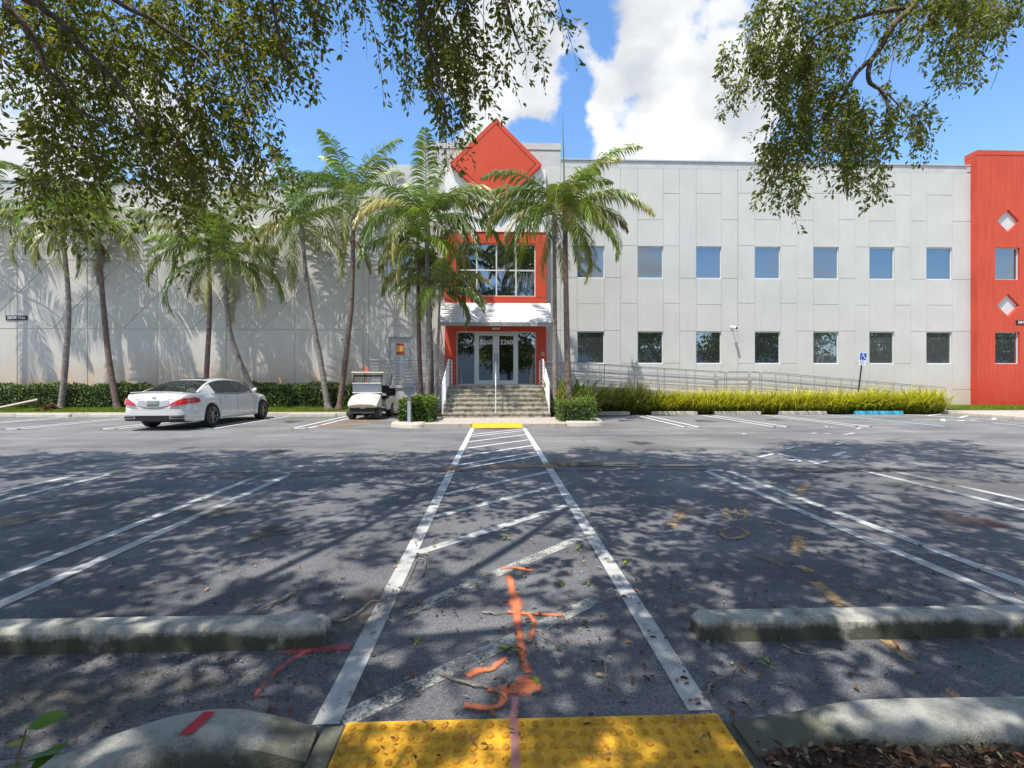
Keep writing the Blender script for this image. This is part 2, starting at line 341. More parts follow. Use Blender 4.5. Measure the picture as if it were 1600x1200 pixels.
def inset(poly, g):
    """shrink a convex polygon by g"""
    n = len(poly); A = sum(poly[i][0]*poly[(i+1) % n][1]-poly[(i+1) % n][0]*poly[i][1] for i in range(n))
    if A < 0: poly = poly[::-1]
    L = []
    for i in range(n):
        (x0, y0), (x1, y1) = poly[i], poly[(i+1) % n]; l = math.hypot(x1-x0, y1-y0); nx, ny = -(y1-y0)/l, (x1-x0)/l
        L.append((nx, ny, nx*x0+ny*y0+g))
    r = []
    for i in range(n):
        a, b = L[i-1], L[i]; D = a[0]*b[1]-a[1]*b[0]
        if abs(D) < 1e-9: r.append(poly[i]); continue
        r.append(((a[2]*b[1]-b[2]*a[1])/D, (a[0]*b[2]-b[0]*a[2])/D))
    return r
def panel(mb, poly, Y, g=.011, depth=.022, core=.14, bev=.006):
    """one stucco panel: face standing proud of its core so that real grooves are left around it"""
    n = len(poly); A = sum(poly[i][0]*poly[(i+1) % n][1]-poly[(i+1) % n][0]*poly[i][1] for i in range(n))
    if A < 0: poly = poly[::-1]
    f = inset(poly, g+bev); e = inset(poly, g)
    vs = [(x, Y, z) for x, z in f]+[(x, Y+bev, z) for x, z in e]+[(x, Y+depth, z) for x, z in e]
    fs = [tuple(range(n))]
    for r in (0, 1): fs += [(r*n+i, (r+1)*n+i, (r+1)*n+(i+1) % n, r*n+(i+1) % n) for i in range(n)]
    mb.add(vs, fs); mb.prism(poly, Y+depth, Y+core)

# leaf clouds --------------------------------------------------------------
def unit(a): return a/np.maximum(np.linalg.norm(a, axis=-1, keepdims=True), 1e-9)
def leaves(P, D, N, L, Wd, fold=.25):
    """pointed leaves of six points: base P, direction D, facing N"""
    n = len(P); D = unit(D); S = unit(np.cross(D, N)); U = unit(np.cross(S, D)); L = np.broadcast_to(L, (n,))[:, None]; Wd = np.broadcast_to(Wd, (n,))[:, None]
    up = U*Wd*fold
    r1 = P+D*L*.33+S*Wd*.5+up; r2 = P+D*L*.72+S*Wd*.42+up-U*L*.04; tip = P+D*L-U*L*.1; l2 = P+D*L*.72-S*Wd*.42+up-U*L*.04; l1 = P+D*L*.33-S*Wd*.5+up
    V = np.stack([P, r1, r2, tip, l2, l1], 1).reshape(-1, 3)
    b = (np.arange(n)*6)[:, None]
    Fq = np.concatenate([b+np.array([[0, 1, 2, 3]]), b+np.array([[0, 3, 4, 5]])], 0)
    return V, Fq
def tubes_np(paths, rads, k=3):
    """many thin twigs: paths (n,m,3)"""
    n, m, _ = paths.shape; T = unit(np.gradient(paths, axis=1)); ref = np.array([.3, .5, .2]); A = unit(np.cross(T, ref)); B = np.cross(T, A)
    ang = np.arange(k)*2*math.pi/k
    ring = paths[:, :, None, :]+(A[:, :, None, :]*np.cos(ang)[None, None, :, None]+B[:, :, None, :]*np.sin(ang)[None, None, :, None])*rads[:, :, None, None]
    V = ring.reshape(-1, 3); base = (np.arange(n)*m*k)[:, None, None]; j = np.arange(m-1)[None, :, None]*k; q = np.arange(k)[None, None, :]; q2 = (q+1) % k
    a = (base+j+q).ravel(); b_ = (base+j+q2).ravel(); c = (base+j+k+q2).ravel(); d = (base+j+k+q).ravel()
    return V, np.stack([a, b_, c, d], 1)

# ============================================================ SETTING
YS = 7.36                                   # seam between the two asphalt surfaces
M_far = asphalt('asphalt_old', (.15, .15, .152), (.215, .212, .208), (.34, .33, .32), .004)
M_near = asphalt('asphalt_sealed', (.116, .119, .131), (.180, .182, .190), (.30, .30, .30), .0035)
def sheet(name, poly, z, m, kind='structure', sub=0, parent=None):
    me = bpy.data.meshes.new(name); me.from_pydata([(x, y, z) for x, y in poly], [], [tuple(range(len(poly)))]); me.update()
    o = link(name, me, m, parent); 
    if kind: o['kind'] = kind
    return o
M_earth = mat('earth', (.10, .085, .06), .95, var=.4, vscale=2, bump=.5, bscale=30)
sheet('ground', [(-400, -400), (400, -400), (400, 400), (-400, 400)], -.03, M_earth)
sheet('parking_lot', [(-60, 1.86), (60, 1.86), (60, 19.9), (-60, 19.9)], 0, M_far)
sheet('parking_lot', [(-60, 1.80), (60, 1.80), (60, YS), (-60, YS)], .004, M_near)
M_side = concrete('sidewalk_concrete', (.50, .45, .38), (.24, .21, .17), .35)
M_kerb = concrete('kerb_concrete', (.40, .395, .36), (.14, .14, .105), .40, (.06, .12))  # dirt colour strengthens towards the foot of the kerb
M_kerb2 = concrete('kerb_concrete_far', (.52, .47, .40), (.25, .23, .19), .3)
M_mulch = mat('mulch', (.045, .028, .02), .95, col2=(.13, .075, .045), var=.5, vscale=45, bump=1, bscale=60)
M_grass_soil = mat('grass_soil', (.07, .085, .03), .95, var=.35, vscale=5)

# white paint
P_white = worn('paint_white_worn', (.58, .58, .55), .535, .2, 5, 110)
P_white2 = worn('paint_white_faded', (.50, .50, .45), .37, .14, 5, 70)
P_white_far = worn('paint_white_fresh', (.78, .78, .76), .66, .14, 4, 90)
P_blue = worn('paint_blue', (.10, .42, .62), .7, .1)
P_yel = worn('paint_yellow', (.75, .42, .02), .85, .1)
def strip(mb, a, b, w, z, n=1):
    a = Vector((a[0], a[1], 0)); b = Vector((b[0], b[1], 0)); d = (b-a).normalized(); s = Vector((-d.y, d.x, 0))*w/2
    for i in range(n):
        p = a.lerp(b, i/n); q = a.lerp(b, (i+1)/n)
        mb.add([(p-s)+Vector((0, 0, z)), (q-s)+Vector((0, 0, z)), (q+s)+Vector((0, 0, z)), (p+s)+Vector((0, 0, z))], [(0, 1, 2, 3)])
def marks(name, segs, w, z, m):
    mb = MB()
    for a, b in segs: strip(mb, a, b, w, z)
    o = mb.build(name, m); o['kind'] = 'structure'; return o
XL, XR = -.665, .84                         # crosswalk side lines (centres)
marks('crosswalk_marking', [((XL, 1.93), (XL, YS)), ((XR, 1.96), (XR, YS))], .105, .009, P_white)
marks('crosswalk_marking', [((XL, YS), (XL, 14.2)), ((XR, YS), (XR, 14.2))], .105, .009, P_white_far)
h1 = []; h2 = []
for yr in (7.26, 6.29, 5.27): h1.append(((XL+.055, yr-1.42), (XR-.055, yr)))
for yr in (4.22, 3.12): h2.append(((XL+.055, max(1.95, yr-1.45)), (XR-.055, yr)))
marks('crosswalk_marking', h1, .10, .0085, P_white)
marks('crosswalk_marking', h2, .10, .0085, P_white2)
marks('crosswalk_marking', [((XL+.055, y-1.45), (XR-.055, y)) for y in (13.9, 13.43, 12.4, 11.3, 10.27, 9.34, 8.9)], .085, .0085, P_white_far)
# stalls on the camera's side
segs = []
for c, hw in ((-3.19, .2), (-5.82, .22), (-8.45, .2), (-11.1, .2), (-13.7, .2), (3.35, .17), (5.79, .21), (8.4, .2), (11.0, .2), (13.6, .2)):
    segs += [((c-hw, 1.95), (c-hw, YS-.02)), ((c+hw, 1.95), (c+hw, YS-.02)), ((c-hw-.05, YS-.06), (c+hw+.05, YS-.06))]
marks('parking_line', segs, .10, .0085, P_white)
# stalls along the building
segs = []
for c in (-5.65, -8.35, -11.05, -13.75, -16.4, 5.87, 8.56, 11.1):
    segs += [((c-.21, 14.25), (c-.21, 19.4)), ((c+.21, 14.25), (c+.21, 19.4)), ((c-.26, 14.3), (c+.26, 14.3))]
marks('parking_line', segs, .10, .0085, P_white_far)
marks('parking_line', [((13.62, 14.3), (13.62, 19.6)), ((16.3, 14.3), (16.3, 15.4))], .09, .0085, P_white_far)
marks('parking_line', [((13.78, 14.3), (13.78, 19.6))], .09, .0085, P_blue)
marks('crosswalk_marking', [((16.9, 20.0), (17.9, 16.4)), ((17.3, 18.9), (18.85, 19.9)), ((17.55, 17.8), (18.85, 18.8)), ((17.8, 16.8), (18.7, 17.6)), ((14.9, 16.9), (16.6, 16.5)), ((15.4, 16.2), (16.3, 17.2)), ((16.0, 16.3), (17.1, 16.7))], .12, .0086, P_white_far)
# surveyor's spray marks
S_or = worn('spray_orange', (.95, .26, .11), .60, .34, 11, 170); S_pk = worn('spray_pink', (.75, .32, .30), .55, .28, 9, 120)
S_rd = worn('spray_red', (.66, .14, .14), .36, .36, 7, 120); S_ye = worn('spray_amber', (.66, .42, .18), .36, .3, 7, 120); S_wh = worn('spray_white', (.7, .7, .72), .52, .22, 7, 120)
def spray(pts, w, m, z=.0125, px=True):
    P = [Vector((*G(*p), 0)) if px else Vector((*p, 0)) for p in pts]; vs = []; fs = []; e = []
    ws = [q*1.4 for q in (w if isinstance(w, (list, tuple)) else [w]*len(P))]
    # smooth the path
    Q = []; Wq = []
    for i in range(len(P)-1):
        for k in range(6):
            t = k/6; p0 = P[max(i-1, 0)]; p1 = P[i]; p2 = P[i+1]; p3 = P[min(i+2, len(P)-1)]
            Q.append(.5*((2*p1)+(p2-p0)*t+(2*p0-5*p1+4*p2-p3)*t*t+(3*p1-p0-3*p2+p3)*t**3)); Wq.append(ws[i]*(1-t)+ws[i+1]*t)
    Q.append(P[-1]); Wq.append(ws[-1])
    prof = [(-1.7, 1.7), (-.8, .6), (-.3, 0), (.3, 0), (.8, .6), (1.7, 1.7)]
    for i, q in enumerate(Q):
        d = (Q[min(i+1, len(Q)-1)]-Q[max(i-1, 0)]).normalized(); s = Vector((-d.y, d.x, 0)); end = .7 if i in (0, len(Q)-1) else 0
        for u, ed in prof: vs.append(q+s*u*Wq[i]*.62*(1+.12*random.uniform(-1, 1))+Vector((0, 0, z))); e.append(max(ed, end))
    for i in range(len(Q)-1):
        for k in range(5): a = i*6+k; fs.append((a, a+1, a+7, a+6))
    me = npmesh('spray_paint_mark', vs, fs, col=np.array(e)[:, None].repeat(3, 1), colname='edge'); o = link('spray_paint_mark', me, m); o['kind'] = 'structure'; return o
spray([(796, 900), (800, 925), (806, 945), (808, 965), (812, 1000), (820, 1040), (825, 1056)], [.045, .035, .06, .035, .03, .03, .035], S_or)
spray([(784, 891), (800, 889), (832, 894)], .03, S_or, .0135)
spray([(792, 959), (812, 961), (840, 962), (882, 965)], .024, S_or, .0135)
spray([(826, 962), (834, 975), (832, 990), (826, 1008)], .022, S_or, .0145)
spray([(776, 1080), (800, 1082), (822, 1079), (846, 1078)], [.03, .045, .065, .06], S_or, .0145)
spray([(806, 1069), (824, 1066), (842, 1067)], [.025, .055, .035], S_or, .0155)
spray([(762, 1081), (778, 1084), (787, 1095), (778, 1108), (752, 1111), (724, 1107)], .024, S_or, .0155)
spray([(728, 1060), (748, 1051), (768, 1049), (776, 1042), (792, 1030)], [.03, .03, .02, .03, .015], S_or, .0125)
spray([(806, 1090), (803, 1130)], .03, S_pk, .0125)
spray([(430, 1022), (470, 1021), (505, 1017), (552, 1012)], [.03, .05, .06, .07], S_rd)
spray([(500, 1012), (455, 1035), (420, 1065), (395, 1095)], [.04, .035, .03, .02], S_rd, .0135)
for a, b, w in (((1047, 825), (1066, 800), .1), ((1245, 867), (1248, 838), .1), ((1247, 886), (1266, 896), .08), ((1272, 910), (1318, 952), .09), ((1382, 1002), (1425, 1038), .06), ((1478, 1080), (1500, 1096), .05), ((1243, 772), (1262, 758), .12), ((1190, 817), (1214, 822), .07)):
    spray([a, ((a[0]+b[0])/2+1, (a[1]+b[1])/2), b], w, S_ye)
for pts in ([(1122, 832), (1150, 825), (1168, 836), (1140, 844), (1122, 832)], [(1118, 790), (1172, 796)], [(1120, 801), (1170, 806)], [(1122, 812), (1140, 815), (1163, 812), (1164, 792)], [(1132, 788), (1140, 812)], [(1148, 790), (1152, 814)]):
    spray(pts, .045, S_ye)
for pts in ([(1182, 716), (1212, 709)], [(1272, 726), (1296, 721)], [(1302, 714), (1322, 706)], [(1230, 703), (1240, 698)], [(1234, 720), (1250, 719), (1246, 722), (1234, 720)], [(1256, 704), (1276, 703), (1268, 706)], [(1288, 666), (1298, 669), (1292, 668), (1304, 668)], [(1318, 680), (1336, 677)], [(1338, 671), (1346, 669)], [(1268, 678), (1276, 677)], [(1276, 692), (1292, 692)], [(1212, 709), (1276, 724)], [(1306, 696), (1316, 692)], [(1160, 679), (1164, 678)], [(1286, 678), (1298, 678)]):
    spray(pts, .09, S_wh)
# water stain and rust along the seam
def blob(name, cx, cy, rx, ry, m, z, n=40, seed=0):
    rd = random.Random(seed); vs = [(cx, cy, z)]; e = [0]
    for ring, ee in ((.55, .1), (.85, .6), (1.0, 1.4)):
        for i in range(n):
            t = 2*math.pi*i/n; k = ring*(1+.25*math.sin(3*t+seed)+.12*math.sin(7*t+2*seed)+rd.uniform(-.05, .05)); vs.append((cx+rx*k*math.cos(t), cy+ry*k*math.sin(t), z)); e.append(ee)
    me = bpy.data.meshes.new(name); fs = [(0, 1+i, 1+(i+1) % n) for i in range(n)]
    for r in (0, 1): fs += [(1+r*n+i, 1+(r+1)*n+i, 1+(r+1)*n+(i+1) % n, 1+r*n+(i+1) % n) for i in range(n)]
    me.from_pydata(vs, [], fs); a = me.color_attributes.new('edge', 'FLOAT_COLOR', 'POINT')
    for i, q in enumerate(e): a.data[i].color = (q, q, q, 1)
    o = link(name, me, m); o['kind'] = 'structure'; return o
ST_w = worn('wet_stain', (.028, .024, .018), .80, .2, 2.2, 40, rough=.12, op=.95); ST_r = worn('rust_stain', (.42, .25, .12), .6, .3, 3, 60, op=.7); ST_d = worn('silt_stain', (.17, .155, .125), .46, .3, 2.5, 60, op=.55)
ST_k = worn('dark_streak', (.03, .03, .03), .52, .25, 2.0, 50, op=.7); ST_l = worn('dust_film', (.24, .23, .21), .55, .3, 1.8, 60, op=.45)
blob('wet_stain', 1.55, 7.95, .85, .20, ST_w, .0105, seed=1); blob('wet_stain', 2.7, 7.75, 1.1, .07, ST_w, .0105, seed=5)
blob('rust_stain', .3, 7.72, .75, .16, ST_r, .0115, seed=2); blob('rust_stain', -.66, 7.6, .16, .4, ST_r, .0125, seed=3); blob('rust_stain', .86, 7.75, .17, .4, ST_r, .0125, seed=4)
blob('silt_stain', -1.0, 7.5, 3.2, .16, ST_d, .0100, seed=7); blob('silt_stain', -3.3, 7.1, 1.1, .35, ST_d, .0135, seed=8); blob('silt_stain', -2.9, 5.2, .55, .35, ST_d, .0135, seed=12)
blob('silt_stain', 5.5, 7.2, 1.4, .25, ST_k, .0135, seed=9); blob('rust_stain', -4.6, 17.2, .8, .8, ST_r, .0100, seed=17); blob('rust_stain', -4.9, 15.2, .9, .5, ST_r, .0100, seed=18)
blob('silt_stain', 0.1, 14.05, .8, .2, ST_k, .0125, seed=19)
blob('dust_film', 3.0, 9.8, 2.5, .5, ST_l, .0100, seed=21); blob('dust_film', 6.5, 6.3, 2.0, .8, ST_l, .0140, seed=22); blob('dust_film', -6.5, 10.5, 3.5, .5, ST_l, .0100, seed=23); blob('dust_film', 5.0, 12.2, 4.0, .4, ST_l, .0100, seed=24)
blob('silt_stain', -1.75, 2.15, .75, .28, ST_d, .0140, seed=31); blob('silt_stain', -.75, 2.9, .3, .45, ST_d, .0150, seed=33)
OIL = worn('oil_spot', (.018, .018, .018), .50, .3, 4, 80, rough=.35, op=.7)
for i, (x, y, r_) in enumerate(((-4.6, 4.9, .30), (-4.5, 5.5, .16), (-7.2, 5.2, .28), (2.0, 5.0, .22), (4.6, 4.6, .30), (4.7, 5.3, .15), (7.1, 5.0, .3), (2.1, 3.6, .14), (-2.0, 4.4, .22), (4.5, 16.8, .35), (7.2, 16.6, .4), (9.9, 16.9, .35), (-6.9, 16.8, .4), (-4.2, 9.6, .25), (3.2, 10.6, .3))): blob('oil_stain', x, y, r_, r_*1.3, OIL, .0128, seed=50+i)
sm = MB(); 
for i in range(60): strip(sm, (-9+i*.45, YS+.015*math.sin(i*1.3)), (-9+(i+1)*.45, YS+.015*math.sin((i+1)*1.3)), .035+.02*abs(math.sin(i)), .0062)
sm.build('pavement_seam', ST_k)['kind'] = 'structure'

# near kerbs with their flares, ramp pad, planting strips -----------------
def kerb_mesh(name, path, w, h, m, zb=-.02, r=.03, hs=None):
    """kerb swept along a path of (x, y) with heights hs; w wide to the left of travel"""
    P = [Vector((*p, 0)) for p in path]; n = len(P); vs = []; fs = []
    prof = [(0, zb), (0, 1-.18), (.08, 1-.04), (.2, 1), (.8, 1), (.95, .96), (1, .86), (1, zb)]
    for i, p in enumerate(P):
        d = (P[min(i+1, n-1)]-P[max(i-1, 0)]).normalized(); s = Vector((-d.y, d.x, 0)); hh = hs[i] if hs else h
        for u, v in prof: vs.append(p+s*u*w+Vector((0, 0, v*hh if v > 0 else zb)))
    k = len(prof)
    for i in range(n-1):
        for j in range(k-1): fs.append((i*k+j, i*k+j+1, (i+1)*k+j+1, (i+1)*k+j))
    fs += [tuple(range(k)), tuple(range(n*k-1, (n-1)*k-1, -1))]
    mb = MB(); mb.add(vs, fs); return mb.build(name, m, smooth=True)
def smoothpath(P, k=8):
    P = [Vector(p) for p in P]; Q = []
    for i in range(len(P)-1):
        for j in range(k):
            t = j/k; a = P[max(i-1, 0)]; b = P[i]; c = P[i+1]; d = P[min(i+2, len(P)-1)]
            Q.append(.5*((2*b)+(c-a)*t+(2*a-5*b+4*c-d)*t*t+(3*b-a-3*c+d)*t**3))
    Q.append(P[-1]); return Q
rp = smoothpath([(.93, 1.70, .02), (1.08, 1.70, .05), (1.22, 1.68, .095), (1.36, 1.665, .125), (1.5, 1.655, .137), (1.7, 1.65, .14), (2.1, 1.645, .14), (2.7, 1.64, .14), (3.6, 1.63, .14), (5.5, 1.62, .14), (8, 1.61, .14), (14, 1.6, .14)])
tag(kerb_mesh('kerb', [(p.x, p.y) for p in rp], .175, .14, M_kerb, hs=[p.z for p in rp]), 'mould-stained concrete kerb running right from the yellow tactile pad', 'kerb')
lp = smoothpath([(-14, .5, .13), (-8, .52, .13), (-4, .56, .13), (-2.6, .62, .13), (-2.0, .74, .13), (-1.7, .93, .13), (-1.53, 1.14, .14), (-1.38, 1.38, .145), (-1.22, 1.57, .15), (-1.03, 1.67, .15), (-.85, 1.70, .11), (-.66, 1.72, .03)])
klo = tag(kerb_mesh('kerb', [(p.x, p.y) for p in lp], .17, .14, M_kerb, hs=[p.z for p in lp]), 'humped mossy concrete kerb curving round left of the yellow tactile pad, red sprayed stripe across it', 'kerb')
# the red stripe sprayed across the hump
mb = MB(); 
for i in range(7):
    t = i/6; x = -1.045+.02*t; y = 1.690+.112*t; z = .1515
    mb.v += [(x-.03, y, z+.003), (x+.012, y, z+.003)]
    if i: a = 2*(i-1); mb.f.append((a, a+1, a+3, a+2))
mb.build('spray_stripe', worn('spray_red_solid', (.62, .04, .06), .72, .25, 30, 200), klo)
sheet('ramp_pad', [(-.66, -1.5), (.95, -1.5), (.95, 1.90), (-.66, 1.90)], .006, M_kerb)
# tactile mat: sloping slab with truncated domes
def tactile():
    t = empty('tactile_paving', (.15, 1.2, .02), 'yellow tactile warning pad with rows of raised domes at the near end of the crosswalk', 'tactile paving')
    mb = MB(); mb.box(-.575, .885, .9, 1.912, .0, .03); m = mat('tactile_yellow', (.84, .43, .02), .75, col2=(.88, .48, .03), var=.04, vscale=9, bump=.15, bscale=120)
    worn_m = m
    mb.build('pad', m, t, bevel=.004)
    dm = MB(); nx, ny = 25, 15
    for j in range(ny):
        for i in range(nx):
            x = -.545+i*(1.40/(nx-1)); y = 1.872-j*.0585
            r = .0125; vs = []; n = 10
            for rr, z in ((r*1.15, .030), (r*1.0, .037), (r*.6, .0395)):
                vs += [(x+rr*math.cos(2*math.pi*k/n), y+rr*math.sin(2*math.pi*k/n), z) for k in range(n)]
            fs = [(q*n+k, q*n+(k+1) % n, (q+1)*n+(k+1) % n, (q+1)*n+k) for q in (0, 1) for k in range(n)]+[tuple(2*n+k for k in range(n))]
            dm.add(vs, fs)
    dm.build('raised_domes', mat('tactile_dome_shaded', (.55, .24, .01), .6, col2=(.68, .33, .02), var=.1, vscale=25), t, smooth=True)  # domes coloured darker than the pad in place of their shading
    mb = MB(); strip(mb, (.062, .9), (.073, 1.905), .034, .0325); mb.build('sprayed_line', worn('spray_pink_line', (.72, .34, .30), .7, .25, 9, 120, op=.8), t)
    gm = MB(); gm.box(-.66, -.58, .9, 1.90, .0, .024); gm.build('edging', M_kerb, t, bevel=.004)
    dirt = worn('tactile_dirt', (.22, .13, .05), .24, .2, 6, 60, op=.5); d2 = MB(); d2.add([(-.57, .91, .0315), (.88, .91, .0315), (.88, 1.905, .0315), (-.57, 1.905, .0315)], [(0, 1, 2, 3)]); d2.build('grime', dirt, t)
tactile()
# planting beds by the camera
def bumpy(name, x0, x1, y0, y1, z, m, res=.06, amp=.02, clip=None, kind='structure'):
    nx = max(2, int((x1-x0)/res)); ny = max(2, int((y1-y0)/res)); X, Y = np.meshgrid(np.linspace(x0, x1, nx), np.linspace(y0, y1, ny))
    Z = z+amp*(np.sin(X*7+Y*3)+np.sin(Y*11-X*5)*.6)/2+rng.normal(0, amp*.25, X.shape)
    V = np.stack([X, Y, Z], -1).reshape(-1, 3); i = np.arange(ny-1)[:, None]*nx+np.arange(nx-1)[None]; i = i.ravel()
    me = npmesh(name, V, np.stack([i, i+1, i+nx+1, i+nx], 1), True); o = link(name, me, m); o['kind'] = kind; return o
bumpy('planting_bed', .96, 12, -3, 1.68, .055, M_mulch, .05)
bumpy('planting_bed', -12, -1.62, -3, .72, .05, M_mulch, .08)
bumpy('planting_bed', -1.64, -.70, -3, 1.66, .03, M_mulch, .05)
sheet('verge', [(-12, .7), (-1.45, 1.0), (-1.30, 1.55), (-1.3, 1.85), (-12, 1.85)], .002, M_near)

# far kerb, lawn, pavements ----------------------------------------------
def mound(name, x0, x1, y0, y1, fz, m, res=.25):
    nx = max(2, int((x1-x0)/res)); ny = max(2, int((y1-y0)/res)+1); X, Y = np.meshgrid(np.linspace(x0, x1, nx), np.linspace(y0, y1, ny)); Z = fz(X, Y)
    V = np.stack([X, Y, Z], -1).reshape(-1, 3); i = (np.arange(ny-1)[:, None]*nx+np.arange(nx-1)[None]).ravel()
    me = npmesh(name, V, np.stack([i, i+1, i+nx+1, i+nx], 1), True); o = link(name, me, m); o['kind'] = 'structure'; return o
tag(kerb_mesh('kerb', [(-30, 19.62), (-5.95, 19.62)], .17, .15, M_kerb2), 'pale concrete kerb edging the lawn behind the white car', 'kerb')
LZ = lambda X, Y: .13+.20*np.clip((Y-19.8)/1.3, 0, 1)+.01*np.sin(X*2)
mound('lawn', -30, -5.6, 19.76, 22.1, LZ, M_grass_soil)
mound('lawn', 20.2, 40, 20.6, 22.0, lambda X, Y: .12+.16*np.clip((Y-20.6)/1.2, 0, 1)+0*X, M_grass_soil)
mb = MB(); mb.add([(19.1, 20.9, .10), (19.08, 18.5, .10), (18.85, 16.5, .10), (18.7, 8, .10), (40, 8, .10), (40, 20.7, .11), (20.2, 20.7, .11), (20.2, 22.0, .11), (19.1, 22.0, .11)], [tuple(range(9))])
mb.build('sidewalk', M_side)['kind'] = 'structure'
tag(kerb_mesh('kerb', [(18.98, 20.6), (18.95, 18.5), (18.72, 16.5), (18.55, 8)], .16, .12, M_kerb2), 'pale kerb along the sidewalk running to the red tower', 'kerb')
# pavement pad in front of the steps, with its yellow sloped edge
mb = MB(); mb.box(-2.12, -.70, 14.32, 17.2, -.02, .12); mb.box(-.70, .80, 14.62, 17.2, -.02, .12); mb.box(.80, 2.12, 14.32, 17.2, -.02, .12)
mb.build('sidewalk', M_side)['kind'] = 'structure'
mb = MB(); mb.add([(-.70, 14.28, 0.006), (.80, 14.28, 0.006), (.80, 14.66, .124), (-.70, 14.66, .124), (-.70, 14.66, 0), (.80, 14.66, 0)], [(0, 1, 2, 3), (0, 3, 4), (1, 5, 2)])
tag(mb.build('kerb_ramp', mat('kerb_ramp_yellow', (.74, .42, .02), .8, var=.12, vscale=20)), 'short sloping kerb edge painted yellow at the far end of the crosswalk', 'kerb')
# planted islands either side
def island(pts, label):
    n = len(pts); cx = sum(p[0] for p in pts)/n; cy = sum(p[1] for p in pts)/n
    Q = smoothpath([(*p, 0) for p in pts]+[(*pts[0], 0)], 5)[:-1]; mb = MB(); k = len(Q); vs = []
    for s_, z in ((1.0, -.01), (.985, .10), (.94, .145), (.80, .15), (.78, .11)): vs += [(cx+(q.x-cx)*s_, cy+(q.y-cy)*s_, z) for q in Q]
    fs = [(r*k+i, r*k+(i+1) % k, (r+1)*k+(i+1) % k, (r+1)*k+i) for r in range(4) for i in range(k)]
    mb.add(vs, fs+[tuple(4*k+i for i in range(k))]); tag(mb.build('kerb_island', M_kerb2, smooth=True), label, 'kerb')
island([(-3.15, 14.75), (-2.7, 14.35), (-2.15, 14.4), (-2.12, 16), (-2.12, 18), (-2.3, 20), (-2.8, 20.4), (-3.2, 19.6), (-3.2, 17)], 'raised concrete island left of the steps holding the grey pedestal box and a clipped shrub')
island([(2.15, 14.85), (2.6, 14.75), (3.3, 15.0), (3.45, 15.9), (3.5, 17.5), (3.9, 19.6), (3.0, 20.3), (2.2, 19.8), (2.15, 17)], 'raised concrete island right of the steps holding a square-clipped shrub')
sheet('planting_bed', [(2.2, 17), (3.6, 17), (3.7, 19.9), (18.9, 19.95), (18.9, 20.84), (2.2, 20.84)], .05, M_mulch)
sheet('planting_bed', [(-3.3, 17.5), (-2.0, 17.5), (-2.0, 20.8), (-6, 20.8), (-6, 20.0), (-3.3, 20.0)], .16, M_mulch)

# ============================================================ BUILDING
YW = 22.0; YE = 21.66
GREY = wallmat('wall_stucco', (.585, .57, .53), (.62, .44, .27), 1.7, .035)
GREYL = wallmat('wall_stucco_left', (.60, .57, .515), (.74, .42, .19), 2.7, .03)
WHITE = wallmat('wall_white', (.82, .80, .77), (.7, .6, .5), .3, .05)
RED = wallmat('wall_red', (.60, .088, .05), (.58, .045, .02), 1.9, .16)
RED2 = wallmat('wall_red_portal', (.62, .085, .045), (.6, .1, .05), .3, .05)
M_cap = mat('parapet_cap', (.72, .71, .69), .8, var=.06, vscale=3)
M_alum = mat('window_frame_white', (.72, .72, .71), .45, var=.05)
M_alumd = mat('window_frame_grey', (.40, .41, .41), .4)
GL = glassmat('window_glass', (.56, .62, .67), (.050, .058, .064), .34)
GLD = glassmat('door_glass', (.62, .66, .72), (.008, .009, .010), .34)
bld = empty('office_building', (0, YW, 0), 'long two-storey office building of pale grey scored panels with red gabled entrance and end tower', 'building')
X = lambda px: WX(px, YW); Z = lambda py, px=1000: WZ(px, py, YW)
gw = MB()
ztop = Z(262, 950); zcap = Z(250.5, 950)
xs_all = []
wins = []                                    # (x0, x1, z0, z1)
def zz(py): return Z(py, 1100)
cols = []
def col(px0, px1, cuts, win=False): cols.append((px0, px1, cuts, win))
W1 = [343, 'U', 'L']; 
col(876, 902, [434, 517]); col(902, 944.5, [302, 'U', 475, 'L'], True); col(944.5, 970, [434, 517])
def module(a, first=False):
    s = (1153-970)
    o = lambda x: a+(x-970)*(183.0 if a < 1300 else 182.5)/183.0
    col(o(970), o(996.5), [302, 384, 474, 568]); col(o(996.5), o(1036.5), [343.5, 'U', 'L'], True); col(o(1036.5), o(1062), [302.5, 384.5, 474, 568])
    col(o(1062), o(1088), ([] if first else [344])+[435, 517.5]); col(o(1088), o(1127.5), [302.5, 'U', 476, 'L'], True); col(o(1127.5), o(1153), [343.5, 435, 517.5])
module(970, True); module(1153.3)
# third module measured directly
col(1335.8, 1359, [303, 386, 477, 568.5]); col(1359, 1398, [345.5, 'U', 'L'], True); col(1398, 1423, [305, 386, 477, 568.5]); col(1423, 1448, [345.5, 436.5, 518]); col(1448, 1488, [305, 'U', 477, 'L'], True); col(1488, 1518, [346, 437, 518, 609])
for a, b, cuts, win in cols:
    x0, x1 = X(a), X(b); cm = (a+b)/2; zs = [0, ]; holes = []
    for c in cuts:
        if c == 'U': p, q = 434.5+(cm-1000)*.0045, 385+(cm-1000)*.004
        elif c == 'L': p, q = 568+(cm-1000)*.001, 518+(cm-1000)*.001
        else: zs.append(Z(c, cm)); continue
        z0, z1 = Z(p, cm), Z(q, cm); zs += [z0, z1]; holes.append((z0, z1))
    zs.append(ztop); zs = sorted(zs)
    for z0, z1 in zip(zs[:-1], zs[1:]):
        if any(abs(z0-h[0]) < 1e-4 for h in holes): wins.append((x0, x1, z0, z1)); continue
        if z1-z0 < .05: continue
        panel(gw, [(x0, z0), (x1, z0), (x1, z1), (x0, z1)], YW)
